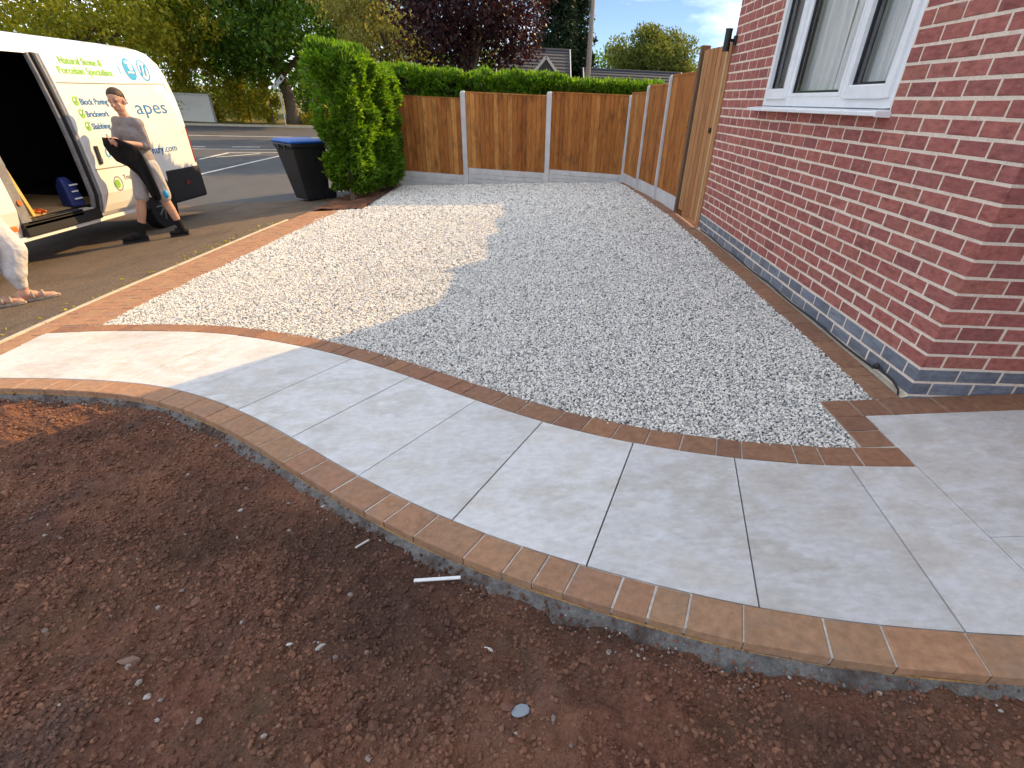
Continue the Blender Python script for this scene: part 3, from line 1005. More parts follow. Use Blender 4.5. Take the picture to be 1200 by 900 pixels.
chunk('rubble_stone', -2.743, -1.40, (.026, .014, .012), STONEW, 'whitish stone chip just left of the pale grey sliver', 'stone', rot=.7, seed=4)
chunk('rubble_stone', -3.232, -.69, (.050, .026, .014), STONEG, 'pale grey flat stone by the curved edging', 'stone', rot=.2, seed=5)
chunk('rubble_stone', -2.474, -1.45, (.020, .018, .012), STONEB, 'small brown stone right of the pale grey sliver', 'stone', rot=.2, seed=6)
chunk('scrap_sheet', -1.99, -1.66, (.060, .045, .008), SHEETG, 'blue grey crumpled scrap half buried in soil near the camera', 'scrap', rot=.6, seed=7, dz=.004)
chunk('rubble_stone', -2.89, -.665, (.036, .012, .012), STONEW, 'whitish stone splinter right against the concrete edge', 'stone', rot=.5, seed=8)

# ------------------------------------------------------------------ brick house
HL = 4.45          # length of the side wall
HW = 7.0           # length of the front wall
HH = 5.35
house = thing('brick_house', 'red brick house with blue brick plinth and white framed window', 'house', (0, 0, 0))
CZ = lambda k: .072+.075*(k-1)        # mid of the joint under course k
WY0, WY1, WZ0, WZ1 = 1.125, 3.20, 1.198, 2.40
wm = MB()
T = .30
g_ = .0022
# mortar body (recessed), split round the window opening
wm.box(g_, T, g_, WY0, -.35, HH).box(g_, T, WY1, HL, -.35, HH).box(g_, T, WY0, WY1, -.35, WZ0-.012).box(g_, T, WY0, WY1, WZ1, HH)
wm.box(T, HW, g_, T, -.35, HH).box(T, HW, HL-T, HL, -.35, HH).box(HW-T, HW, T, HL-T, -.35, HH)
wall = wm.build('wall', MORTAR, house)

def brick_mesh(L, D, H, r):
    """origin at the outer bottom start; runs along +x, face towards -y; slightly irregular"""
    ch = r.uniform(.0016, .0032)
    j = lambda a: r.uniform(-a, a)
    x0, x1, z0, z1 = j(.0015), L+j(.0015), j(.0012), H+j(.0012)
    f = [(x0+ch, j(.0008), z0+ch), (x1-ch, j(.0008), z0+ch), (x1-ch, j(.0008), z1-ch), (x0+ch, j(.0008), z1-ch)]
    m = [(x0, ch, z0), (x1, ch, z0), (x1, ch, z1), (x0, ch, z1)]
    # mid points give the long edges a slight wave
    b = [(x0, D, z0), (x1, D, z0), (x1, D, z1), (x0, D, z1)]
    vs = f+m+b
    fs = [(0, 1, 2, 3)]
    for k in range(4):
        n = (k+1) % 4
        fs += [(4+k, 4+n, n, k), (8+k, 8+n, 4+n, 4+k)]
    return vs, fs

def side_map(p, y0, z0):      # local brick -> side wall (x=0 plane, runs along +y, faces -x); mirrored winding handled by caller
    return (p[1], y0+p[0], z0+p[2])
def front_map(p, x0, z0):
    return (x0+p[0], p[1], z0+p[2])

bl = []                        # (wall, course, start, length)
NC = int((HH-.05)/.075)
for k in range(-3, NC):
    # even courses: stretcher on the side, header on the front
    even = (k % 2 == 0)
    s = .225 if even else .1125
    while s < HL-.02:
        bl.append(('side', k, s, min(.2105, HL-s)))
        s += .225
    s = .1125 if even else .225
    while s < HW-.02:
        bl.append(('front', k, s, min(.2105, HW-s)))
        s += .225
clip = []
for (w, k, s, L) in bl:
    z0 = CZ(k)+.0063
    if w == 'side' and z0+.065 > WZ0+.003 and z0 < WZ1+.0:
        e = s+L
        if s >= WY0 and e <= WY1:
            continue
        if s < WY0 < e:
            L = WY0-.006-s
        elif s < WY1 < e:
            L = e-WY1-.006
            s = WY1+.006
        if L < .03:
            continue
    clip.append((w, k, s, L))
camp = Vector((-1.98, -2.43, 1.19))
def seen(b):
    w, k, s, L = b
    z = CZ(k)+.037
    if w == 'front' and s > .75:
        return 1e9
    if z < -.03:
        return 1e9
    c = Vector((0, s+L/2, z)) if w == 'side' else Vector((s+L/2, 0, z))
    zmax = 2.35 if w == 'side' else 1.2
    d = (c-camp)
    if z > zmax-.0*s:
        return 1e9
    cosf = abs(d.normalized().x) if w == 'side' else abs(d.normalized().y)
    return d.length_squared/max(cosf, .02)
def visible_corner(k):
    return -.03 < CZ(k)+.037 < 1.75
protos = {}
def brick_obj(w, k, s, L, name, mat):
    key = (w, round(L, 3), random.randrange(4))
    if key not in protos:
        r = random.Random(hash(key[1:]) % 9999)
        vs, fs = brick_mesh(L, .1025, .0625, r)
        if w == 'side':
            vs = [side_map(p, 0, 0) for p in vs]
            fs = [tuple(reversed(f)) for f in fs]
        m = MB().add(vs, fs).mesh(name)
        m.materials.append(mat)
        protos[key] = m
    me = protos[key]
    if me.materials[0] != mat:
        key2 = key+(mat.name,)
        if key2 not in protos:
            me = me.copy()
            me.materials.clear()
            me.materials.append(mat)
            protos[key2] = me
        me = protos[key2]
    o = bpy.data.objects.new(name, me)
    COL.objects.link(o)
    o.parent = wall
    z0 = CZ(k)+.0063
    out = random.uniform(-.0018, .0012)
    o.location = (out, s, z0) if w == 'side' else (s, out, z0)
    o.rotation_euler = (random.uniform(-.004, .004),)*3
    return o
order = sorted([b for b in clip if b[1] >= 2], key=seen)
single = set(map(tuple, order[:276]))
rest, restb = MB(), MB()
for b in clip:
    w, k, s, L = b
    if k >= 2 and tuple(b) in single:
        brick_obj(w, k, s, L, 'brick', BRICK)
    elif k < 2 and seen(b) < 1e8:
        brick_obj(w, k, s, L, 'plinth_brick', BLUEBRICK)
    else:
        vs, fs = brick_mesh(L, .1025, .0625, random)
        z0 = CZ(k)+.0063
        out = random.uniform(-.0018, .0012)
        if w == 'side':
            vs = [side_map((p[0], p[1]+out, p[2]), s, z0) for p in vs]
            fs = [tuple(reversed(f)) for f in fs]
        else:
            vs = [front_map((p[0], p[1]+out, p[2]), s, z0) for p in vs]
        (rest if k >= 2 else restb).add(vs, fs)
tag(rest.build('brickwork', BRICK, wall), kind='stuff')
tag(restb.build('plinth_brickwork', BLUEBRICK, wall), kind='stuff')
# corner bricks show two faces
cbm = {}
for k in range(-3, NC):
    even = (k % 2 == 0)
    lx, ly = (.1025, .215) if even else (.215, .1025)
    z0 = CZ(k)+.0063
    mat = BRICK if k >= 2 else BLUEBRICK
    o = MB().box(0, lx, 0, ly, 0, .0625).build('corner_brick' if k >= 2 else 'plinth_brick', mat, wall, bevel=.003)
    o.location = (random.uniform(-.001, .001), random.uniform(-.001, .001), z0)
# unseen block right of the frame, added to shade the front wall
WX, WYF = 1.30, -3.4
wgm = MB().box(WX+.002, HW, WYF, -.001, -.35, HH)
wing = wgm.build('shade_wing_wall', MORTAR, house)
wb = MB()
for k in range(-3, NC):
    s_ = WYF+(0 if k % 2 else .1125)
    while s_ < -.02:
        vs, fs = brick_mesh(min(.213, -s_), .1, .0635, random)
        wb.add([(WX+p[1], s_+p[0], CZ(k)+.006+p[2]) for p in vs], [tuple(reversed(f)) for f in fs])
        s_ += .225
tag(wb.build('brickwork', BRICK, wing), kind='stuff')
cn_ = MB().box(.06, WX+.3, -1.5, -.002, 2.42, 2.58).build('shade_canopy', UPVC, house, bevel=.01)  # unseen canopy added to cut sky light on the front wall
# roof with eaves: hipped back from the side wall
rm = MB()
ex = .32
z0, zr = HH, HH+1.75
A = [(-ex, -ex, z0), (HW+ex, -ex, z0), (HW+ex, HL+ex, z0), (-ex, HL+ex, z0), (2.0, HL/2, zr), (HW-2, HL/2, zr)]
rm.add(A, [(0, 1, 5, 4), (2, 3, 4, 5), (3, 0, 4), (1, 2, 5), (3, 2, 1, 0)])
rm.add([(WX-ex, WYF-ex, z0), (HW+ex, WYF-ex, z0), (HW+ex, -ex-.001, z0), (WX-ex, -ex-.001, z0), ((WX+HW)/2, WYF+1.2, zr-.1), ((WX+HW)/2, 1.6, zr-.1)], [(0, 1, 4), (1, 2, 5, 4), (3, 0, 4, 5), (3, 2, 1, 0)])  # roof over the added front block
rm.build('roof', TILE, house)
MB().box(-ex-.02, -ex+.005, -ex, HL+ex, z0-.16, z0-.003).box(-ex, HW+ex, -ex-.02, -ex+.003, z0-.16, z0-.003).build('fascia', UPVC, house)

# window in the side wall (frame > sashes and panes)
def ring(m, x0, x1, y0, y1, z0, z1, w):
    m.box(x0, x1, y0, y0+w, z0, z1).box(x0, x1, y1-w, y1, z0, z1).box(x0, x1, y0+w, y1-w, z0, z0+w).box(x0, x1, y0+w, y1-w, z1-w, z1)
    return m
fm = ring(MB(), .004, .075, WY0, WY1, WZ0+.03, WZ1, .058)
MY1, MY2 = 1.76, 2.67
for my in (MY1, MY2):
    fm.box(.006, .072, my-.034, my+.034, WZ0+.088, WZ1-.058)
win = fm.build('window', UPVC, house, bevel=.004, seg=2)
for (y0, y1, sash) in ((WY0+.045, MY1-.020, True), (MY1+.034, MY2-.034, False), (MY2+.020, WY1-.045, True)):
    if sash:
        ring(MB(), -.016, .045, y0, y1, WZ0+.078, WZ1-.045, .066).build('sash', UPVC, win, bevel=.006, seg=2)
        i0, i1, za, zb = y0+.066, y1-.066, WZ0+.144, WZ1-.111
    else:
        i0, i1, za, zb = y0, y1, WZ0+.088, WZ1-.058
        ring(MB(), .000, .034, y0+.001, y1-.001, za+.001, zb-.001, .022).build('glazing_bead', UPVC, win, bevel=.004)
        i0, i1, za, zb = i0+.022, i1-.022, za+.022, zb-.022
    ring(MB(), .012, .040, i0-.003, i1+.003, za-.003, zb+.003, .012).build('gasket', GASKET, win)
    MB().box(.022, .027, i0+.002, i1-.002, za+.002, zb-.002).build('pane', GLASS, win)
    ring(MB(), .030, .060, i0-.004, i1+.004, za-.004, zb+.004, .020).build('spacer_bar', GASKET, win)
sm_ = MB()
sm_.add([(-.085, WY0-.02, WZ0-.012), (.06, WY0-.02, WZ0-.012), (.06, WY1+.13, WZ0-.012), (-.085, WY1+.13, WZ0-.012), (-.085, WY0-.02, WZ0+.010), (.06, WY0-.02, WZ0+.029), (.06, WY1+.13, WZ0+.029), (-.085, WY1+.13, WZ0+.010)],
        [(3, 2, 1, 0), (4, 5, 6, 7), (0, 1, 5, 4), (1, 2, 6, 5), (2, 3, 7, 6), (3, 0, 4, 7)])
sm_.build('sill', UPVC, win, bevel=.003)
MB().box(-.088, .0, WY0-.034, WY0-.021, WZ0-.015, WZ0+.013).build('sill_end_cap', UPVC, win)
# net curtains in two drops, a gap between them, and the room behind
def curtain(y0, y1, label, seed, gap_lean):
    n = int((y1-y0)/.011)
    vs, fs = [], []
    for i in range(n+1):
        u = i/n
        a = .020*math.sin(u*(y1-y0)*62+seed)+.009*math.sin(u*(y1-y0)*131+seed*2.3)
        for zz, sway in ((WZ1+.05, 0.0), ((WZ0+WZ1)/2, .5), (WZ0+.02, 1.0)):
            vs.append((.118+a*(.55+.45*sway), y0+u*(y1-y0)+gap_lean*sway*(u if gap_lean > 0 else 1-u), zz))
    for i in range(n):
        for k in range(2):
            fs.append((i*3+k, i*3+k+1, (i+1)*3+k+1, (i+1)*3+k))
    o = MB().add(vs, fs).build('net_curtain', CURTAIN, None, smooth=True)
    return tag(o, label, 'curtain', 'net curtains in the side window')
curtain(WY0+.002, 2.17, 'white net curtain drop nearer the house corner', 1.0, -.01)
curtain(2.185, WY1-.002, 'white net curtain drop nearer the gate', 2.6, .03)
rmx = MB()
rmx.box(T+.001, T+.02, .4, .75, .2, 2.5)
room = MB().box(.32, 3.2, .34, HL-.36, .25, 2.75)
rv_ = room.build('room', DARKROOM, house)

# black lead along the foot of the wall
cpts = [(-.012, y, gz(0)+.018+.004*math.sin(y*7)) for y in np.linspace(4.3, .32, 26)]+[(-.03, .28, gz(0)+.055), (-.016, .22, gz(0)+.04), (-.018, .12, gz(0)+.035), (-.022, .05, gz(0)+.02), (-.028, .02, gz(0)-.01)]
cb = MB().tube(cpts, .006, 6).build('cable', BLACKP, None, smooth=True)
tag(cb, 'black cable run along the foot of the brick wall', 'cable')
MB().ell((-.028, .28, gz(0)+.05), (.016, .024, .018), 8, 6).build('plug', BLACKP, cb, smooth=True)
# up and down wall light by the gate
lamp = thing('wall_lamp', 'black cylinder wall light at the top of the house side near the gate', 'lamp', (0, 4.33, 1.74))
MB().box(-.02, .0, 4.36, 4.44, 1.72, 1.80).build('back_plate', BLACKM, lamp, bevel=.004)
MB().tube([(-.02, 4.40, 1.76), (-.06, 4.40, 1.76)], .014, 10).build('arm', BLACKM, lamp, smooth=False)
MB().tube([(-.088, 4.40, 1.675), (-.088, 4.40, 1.845)], .034, 18).build('body', BLACKM, lamp, smooth=False)
MB().tube([(-.088, 4.40, 1.84), (-.088, 4.40, 1.85)], .037, 18).build('rim', BLACKM, lamp)
MB().tube([(-.088, 4.40, 1.67), (-.088, 4.40, 1.68)], .037, 18).build('rim', BLACKM, lamp)

# ------------------------------------------------------------------ fences
board_protos = {}
def fence_panel(root, a, b, z0, z1, nb, mat=FENCE, face=-1, cap=True):
    """vertical feather-edge boards between plan points a and b; each board a piece"""
    a, b = np.array(a, float), np.array(b, float)
    L = np.linalg.norm(b-a)
    d = (b-a)/L
    n = np.array([d[1], -d[0]])*(1 if face < 0 else -1)     # towards the viewer
    w = L/nb
    ang = math.atan2(d[1], d[0])
    for i in range(nb):
        v = random.randrange(3)
        key = (round(w, 3), round(z1-z0, 2), mat.name, v, face)
        if key not in board_protos:
            H = z1-z0
            r = random.Random(v*7+3)
            s = -1 if face < 0 else 1
            t0_, t1_ = .022+r.uniform(-.002, .002), .005
            ww = w*1.16
            w -= .011
            P = [(-.016, 0), (w, 0), (w, s*.009), (.006, s*t0_), (.0, s*(t0_-.003)), (.0, s*.003), (-.016, s*.003)]
            hj = r.uniform(-.004, .004)
            n_ = len(P)
            vs = [(x_, y_, 0) for x_, y_ in P]+[(x_, y_, H+hj) for x_, y_ in P]
            fs = [tuple(range(n_-1, -1, -1)), tuple(range(n_, 2*n_))]+[(k_, (k_+1) % n_, n_+(k_+1) % n_, n_+k_) for k_ in range(n_)]
            if s > 0:
                pass
            else:
                fs = [tuple(reversed(f)) for f in fs]
            w += .011
            m = MB().add(vs, fs).mesh('board')
            m.materials.append(mat)
            board_protos[key] = m
        o = bpy.data.objects.new('board', board_protos[key])
        COL.objects.link(o)
        o.parent = root
        p = a+d*(w*i)+n*(.004*(i % 2)*0+.002)
        o3 = origin(root)
        o.location = (p[0]-o3.x, p[1]-o3.y, z0-o3.z+random.uniform(-.003, .002))
        o.rotation_euler = (0, 0, ang+random.uniform(-.003, .003))
    if cap:
        m = MB().bar((*(a+n*.0), z1+.012), (*(b+n*.0), z1+.012), .05, .022)
        m.build('capping_rail', FENCE, root)
        m = MB()
        for f in (.14, .5, .86):
            zc = z0+(z1-z0)*f
            m.bar((*(a-n*.030), zc), (*(b-n*.030), zc), .035, .07)
        m.build('back_rail', FENCE, root)
def post(root, p, ang, z0, z1, w=.098):
    m = MB()
    c, s = math.cos(ang)*w/2, math.sin(ang)*w/2
    P = Vector((p[0], p[1], 0))
    ax, ay = Vector((c, s, 0)), Vector((-s, c, 0))
    def rg(z, k):
        return [P+ax*k*i+ay*k*j+Vector((0, 0, z)) for (i, j) in ((-1, -1), (1, -1), (1, 1), (-1, 1))]
    vs = rg(z0, 1)+rg(z1-.03, 1)+rg(z1-.008, .72)+rg(z1, .35)
    fs = [(3, 2, 1, 0), (12, 13, 14, 15)]
    for q in range(3):
        for k in range(4):
            n = (k+1) % 4
            fs.append((q*4+k, q*4+n, q*4+4+n, q*4+4+k))
    m.add(vs, fs).build('concrete_post', CONC, root, bevel=.006)
def gravel_board(root, a, b, z0, z1):
    a, b = np.array(a), np.array(b)
    m = MB().bar((*a, (z0+z1)/2), (*b, (z0+z1)/2), .042, z1-z0)
    m.build('gravel_board', CONC, root, bevel=.004)
    d = (b-a)/np.linalg.norm(b-a)
    n = np.array([d[1], -d[0]])
    return d, n

fb = thing('back_fence', 'brown feather edge fence along the end of the gravel, under the long hedge', 'fence', (-2.8, 9.6, -.3))
FP = [(-5.22, 10.23), (-3.47, 9.82), (-1.81, 9.49), (-.33, 9.03)]
fz = [(-.13, 1.14), (.005, 1.245), (.075, 1.305)]
for i in range(3):
    a, b = np.array(FP[i]), np.array(FP[i+1])
    d = (b-a)/np.linalg.norm(b-a)
    a2, b2 = a+d*.05, b-d*.05
    fence_panel(fb, a2, b2, fz[i][0], fz[i][1], 17)
    nrm_ = np.array([d[1], -d[0]])
    gravel_board(fb, a2, b2, gz(a[0])-.12, fz[i][0]-.003)
    m = MB()
    zA, zB = (gz(a[0])+gz(b[0]))/2-.04, fz[i][0]-.030
    nr_ = 3
    for q in range(nr_):
        za_, zb_ = zA+(zB-zA)*q/nr_+.004, zA+(zB-zA)*(q+1)/nr_-.004
        st_ = random.uniform(0, .2)
        L_ = np.linalg.norm(b2-a2)
        u_ = .05
        while u_ < L_-.08:
            w_ = min(random.uniform(.22, .45), L_-.05-u_)
            m.bar((*(a2+nrm_*.024+d*(u_+.004)), (za_+zb_)/2), (*(a2+nrm_*.024+d*(u_+w_-.004)), (za_+zb_)/2), random.uniform(.010, .020), zb_-za_)
            u_ += w_
    m.build('rock_face', CONC, fb, bevel=.004)
for p_, zt in zip(FP, (1.18, 1.275, 1.325, 1.33)):
    post(fb, p_, math.atan2(-.25, .97), gz(p_[0])-.2, zt)
fs_ = thing('side_fence', 'stepped brown feather edge fence between the gate and the back corner', 'fence', (-.15, 7.3, 0))
SP = [(-.33, 9.03), (-.215, 7.91), (-.095, 6.81), (.0, 5.64)]
sz_ = [(.115, 1.345), (.14, 1.435), (.15, 1.535)]
for i in range(3):
    a, b = np.array(SP[i]), np.array(SP[i+1])
    d = (b-a)/np.linalg.norm(b-a)
    a2, b2 = a+d*.05, b-d*.05
    fence_panel(fs_, a2, b2, sz_[i][0], sz_[i][1], 9 if i < 2 else 12)
    gravel_board(fs_, a2, b2, -.16, sz_[i][0]-.003)
for p_, zt in zip(SP[1:3], (1.455, 1.555)):
    post(fs_, p_, math.pi/2-.1, -.2, zt)
# gate
gp = MB().box(-.05, .05, 5.56, 5.66, -.1, 1.80).build('gate_post', DARKWOOD, None, bevel=.004)
tag(gp, 'dark timber gate post at the near end of the stepped fence', 'post')
gate = thing('side_gate', 'tall boarded timber side gate against the corner of the brick house', 'gate', (0, 5.05, 0))
for i in range(5):
    y1 = 5.535-.185*i
    o = MB().add([(-.010, y1-.185+.002, .035), (-.005, y1, .035), (.014, y1, .035), (.014, y1-.182, .035), (-.010, y1-.182, 1.755-.004*i), (-.005, y1, 1.755-.004*i), (.014, y1, 1.755-.004*i), (.014, y1-.182, 1.755-.004*i)],
                 [(0, 1, 2, 3), (7, 6, 5, 4), (4, 5, 1, 0), (5, 6, 2, 1), (6, 7, 3, 2), (7, 4, 0, 3)]).build('board', GATEWOOD, gate)
MB().box(-.012, .06, HL+.004, 4.538, -.02, 1.78).build('jamb', GATEWOOD, gate, bevel=.003)
MB().box(-.020, .02, 4.545, 4.605, .03, 1.75).build('stile', PALEWOOD, gate, bevel=.003)
MB().box(-.016, .03, 5.536, 5.556, .03, 1.75).build('stile', PALEWOOD, gate, bevel=.003)
for zc in (.25, .95, 1.6):
    MB().box(.015, .06, 4.62, 5.53, zc-.05, zc+.05).build('ledge', GATEWOOD, gate)
MB().tube([(-.02, 4.66, .98), (-.034, 4.66, .98)], .028, 12).build('latch', BLACKM, gate)

# ------------------------------------------------------------------ hedges
def hedge_sprays(P, OUT, ns, size, mat, name, parent):
    """fan of elongated leaflets at each point, growing along OUT and drooping up"""
    n = len(P)
    allP, allN, allS = [], [], []
    for j in range(ns):
        dev = rng.normal(size=(n, 3))*.42
        ax = OUT+dev+np.array([0, 0, .35])
        ax /= np.linalg.norm(ax, axis=1, keepdims=True)
        s = size*(.6+.8*rng.random(n))
        allP.append(P+ax*s[:, None]*.4+rng.normal(size=(n, 3))*size*.25)
        allN.append(ax)
        allS.append(s)
    V = leaf_quads(np.concatenate(allP), np.concatenate(allN), np.concatenate(allS), .34)
    return quads_object(name, V, mat, parent)

def box_hedge(name, label, a, b, width, zlo, zhi, dens, ragged, bushy=.10, group=None, trunks=(), size=.065, ns=8, ztop=None, core=.42):
    root = thing(name, label, 'hedge', ((a[0]+b[0])/2, (a[1]+b[1])/2, min(gz(a[0], a[1]), gz(b[0], b[1]))), group)
    a, b = np.array(a), np.array(b)
    L = np.linalg.norm(b-a)
    d = (b-a)/L
    nrm = np.array([-d[1], d[0]])
    H = zhi-zlo
    faces = [('front', L*H), ('back', L*H*.35), ('endA', width*H), ('endB', width*H), ('top', L*width)]
    Ps, Os = [], []
    for nm, ar in faces:
        n = int(ar*dens*(1.3 if nm == 'top' else 1))
        u, v = rng.random(n), rng.random(n)
        if nm in ('front', 'back'):
            sgn = -1 if nm == 'front' else 1
            s, z, w = u*L, zlo+v*H, np.full(n, sgn*width/2)
            o = np.tile([nrm[0]*sgn, nrm[1]*sgn, 0], (n, 1))
        elif nm in ('endA', 'endB'):
            sgn = -1 if nm == 'endA' else 1
            s, z, w = np.full(n, 0 if nm == 'endA' else L), zlo+v*H, (u-.5)*width
            o = np.tile([d[0]*sgn, d[1]*sgn, 0], (n, 1))
        else:
            s, z, w = u*L, np.full(n, zhi), (v-.5)*width
            o = np.tile([0., 0., 1.], (n, 1))
        if ztop is not None:
            z = zlo+(z-zlo)*(ztop(s/L)-zlo)/H
        p = np.stack([a[0]+d[0]*s+nrm[0]*w, a[1]+d[1]*s+nrm[1]*w, z], 1)
        q = s*2.4+w*1.7
        bulge = (vnoise(q*1.4+3, z*2.6, 51)-.5)*2*bushy+(vnoise(q*4+9, z*6.5, 52)-.5)*bushy*1.2
        # hollows: drop points inside the deepest pockets so that dark gaps show
        depth = rng.random(n)**2*.14
        tl = np.clip((z-zlo)/.3, 0, 1)
        pinch = (1-tl)*ragged*width*.35
        p = p+o*(bulge-depth-pinch)[:, None]
        keep = rng.random(n) < np.clip(-.25+2.2*vnoise(q*3+1, z*5, 53), .08, 1)
        Ps.append(p[keep])
        Os.append(o[keep])
    hedge_sprays(np.concatenate(Ps), np.concatenate(Os), ns, size, HEDGE, 'foliage', root)
    # twiggy inside
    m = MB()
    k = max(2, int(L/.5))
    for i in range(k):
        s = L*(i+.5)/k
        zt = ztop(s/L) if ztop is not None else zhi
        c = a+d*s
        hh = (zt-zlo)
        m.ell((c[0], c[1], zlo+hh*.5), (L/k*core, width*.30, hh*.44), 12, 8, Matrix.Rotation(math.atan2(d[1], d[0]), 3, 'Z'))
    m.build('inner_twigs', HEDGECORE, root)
    tm = []
    for (tx, ty) in trunks:
        MB().tube([(tx, ty, gz(tx, ty)-.05), (tx+.02, ty+.01, zlo+.1), (tx-.02, ty+.06, zlo+.4)], [.075, .055, .03], 8).build('trunk', BARK, root)
    return root
box_hedge('cypress_hedge', 'tall bushy green end of hedge at the drive edge, hiding half of the wheelie bin', (-5.42, 8.10), (-5.10, 9.8), .66, -.30, 1.55, 1150, .55, bushy=.17, trunks=((-5.36, 8.22), (-5.25, 8.7), (-5.2, 9.2)), size=.085, ns=10, ztop=lambda u: 1.64-.20*u)
box_hedge('clipped_hedge', 'long clipped green hedge showing over the back fence', (-5.25, 11.25), (.35, 9.95),   .80, .45, 1.5, 560, 0, bushy=.07, size=.085, ns=9, core=.95, ztop=lambda u: 1.56-.10*u)
# dark fir sprig behind the tall hedge, bare soil bed
bedm = grid_sheet('hedge_bed', -5.72, -4.9, 7.17, 10.4, 40, 80, lambda x, y: gza(x)+.01+.05*(vnoise(x*5, y*5, 61)-.4)+.02*vnoise(x*18, y*18, 62), SOIL)

# shrub at the far right end of the hedge
def leaf_blob(root, cs, rs, n, size, mat, name='crown', aspect=.5, droop=0.0, shell=.45):
    cs, rs = np.array(cs), np.array(rs)
    if rs.ndim == 1:
        rs = np.stack([rs]*3, 1)
    wgt = (rs.prod(1))**(2/3)
    idx = rng.choice(len(cs), n, p=wgt/wgt.sum())
    dv = rng.normal(size=(n, 3))
    dv /= np.linalg.norm(dv, axis=1, keepdims=True)
    rr = rng.random(n)**shell
    P = cs[idx]+dv*rs[idx]*rr[:, None]
    N = dv*.8+rng.normal(size=(n, 3))*.8+np.array([0, 0, -droop])
    V = leaf_quads(P, N, size*(.6+.8*rng.random(n)), aspect)
    return quads_object(name, V, mat, root)

def tree(name, label, base, height, crown_c, crown_r, nclump, clump_r, nleaf, leaf, mat, trunk_r=.25, lean=(0, 0), forks=6, cat='tree', group=None, droop=0.0, aspect=.55, taper=0.0, trunk_to=.55, seed=0, hollow=.5):
    r = np.random.default_rng(seed+100)
    root = thing(name, label, cat, base, group)
    cc, cr_ = np.array(crown_c, float), np.array(crown_r, float)
    C_ = []
    while len(C_) < nclump:
        p = r.uniform(-1, 1, 3)
        q = np.linalg.norm(p)
        if q > 1 or q < hollow*r.random():
            continue
        if taper and np.hypot(p[0], p[1]) > 1-(p[2]+1)/2*taper:
            continue
        C_.append(cc+p*cr_*.88)
    C_ = np.array(C_)
    rs = clump_r*(.6+.8*r.random(nclump))
    leaf_blob(root, C_, np.stack([rs*1.1, rs*1.1, rs*.75], 1), nleaf, leaf, mat, droop=droop, aspect=aspect)
    top = np.array([base[0]+lean[0], base[1]+lean[1], base[2]+height*trunk_to])
    b0 = np.array(base, float)
    m = MB()
    mids = [b0+(top-b0)*t+np.array([r.normal(), r.normal(), 0])*trunk_r*.3*(t > 0) for t in (0, .08, .35, .7, 1)]
    m.tube(mids, [trunk_r*1.5, trunk_r*1.1, trunk_r*.95, trunk_r*.8, trunk_r*.55], 10)
    m.build('trunk', BARK, root, smooth=True)
    lm = MB()
    for i in range(forks):
        tgt = C_[r.integers(len(C_))]
        s = mids[3]+(mids[4]-mids[3])*r.uniform(-.6, .9)
        mid = s+(tgt-s)*.5+np.array([0, 0, .12*np.linalg.norm(tgt-s)])
        lm.tube([s, s+(mid-s)*.5, mid, tgt], [trunk_r*.42, trunk_r*.32, trunk_r*.2, trunk_r*.06], 6)
    lm.build('limbs', BARK, root, smooth=True)
    return root

sh = thing('garden_shrub', 'grey green shrub at the right end of the clipped hedge', 'shrub', (.9, 10.4, 0))
leaf_blob(sh, [(.75, 10.4, 1.3), (1.15, 10.3, 1.25), (.95, 10.5, .9)], [.34, .3, .5], 2600, .06, HEDGE, 'foliage')
MB().tube([(.95, 10.4, -.2), (.95, 10.4, 1.2)], [.03, .015], 6).build('stem', BARK, sh)

# ------------------------------------------------------------------ wheelie bin
def wheelie_bin(x, y, rot):
    z = drive_z(np.array([x]), np.array([y]))[0]
    root = thing('wheelie_bin', 'black wheelie bin with blue lid standing left of the tall hedge', 'bin', (x, y, z))
    def L(name, mb, mat, **k):
        o = mb.build(name, mat, None, **k)
        o.parent = root
        return o
    def rg(w, d, z, yo=0):
        return [(-w/2, -d/2+yo, z), (w/2, -d/2+yo, z), (w/2, d/2+yo, z), (-w/2, d/2+yo, z)]
    vs = rg(.40, .46, .03, .05)+rg(.56, .66, .86)+rg(.60, .70, .865)+rg(.60, .70, .92)
    fs = [(3, 2, 1, 0), (12, 13, 14, 15)]
    for q in range(3):
        for k in range(4):
            n = (k+1) % 4
            fs.append((q*4+k, q*4+n, q*4+4+n, q*4+4+k))
    L('body', MB().add(vs, fs), BINBLACK, bevel=.018, seg=2)
    vs = rg(.615, .72, .925)+rg(.625, .73, .955)+rg(.50, .60, .985)
    fs = [(3, 2, 1, 0), (8, 9, 10, 11)]
    for q in range(2):
        for k in range(4):
            n = (k+1) % 4
            fs.append((q*4+k, q*4+n, q*4+4+n, q*4+4+k))
    L('lid', MB().add(vs, fs), BINBLUE, bevel=.012, seg=2)
    L('handle', MB().tube([(-.24, .40, .90), (.24, .40, .90)], .017, 8), BINBLACK)
    for s in (-1, 1):
        L('wheel', MB().tube([(s*.20, .30, .10), (s*.26, .30, .10)], .10, 16), RUBBER)
        L('lid_clip', MB().box(s*.1-.015, s*.1+.015, -.372, -.352, .80, .90), BINBLACK)
    root.rotation_euler = (0, 0, rot)
    return root
wheelie_bin(-6.28, 8.55, R(-38))

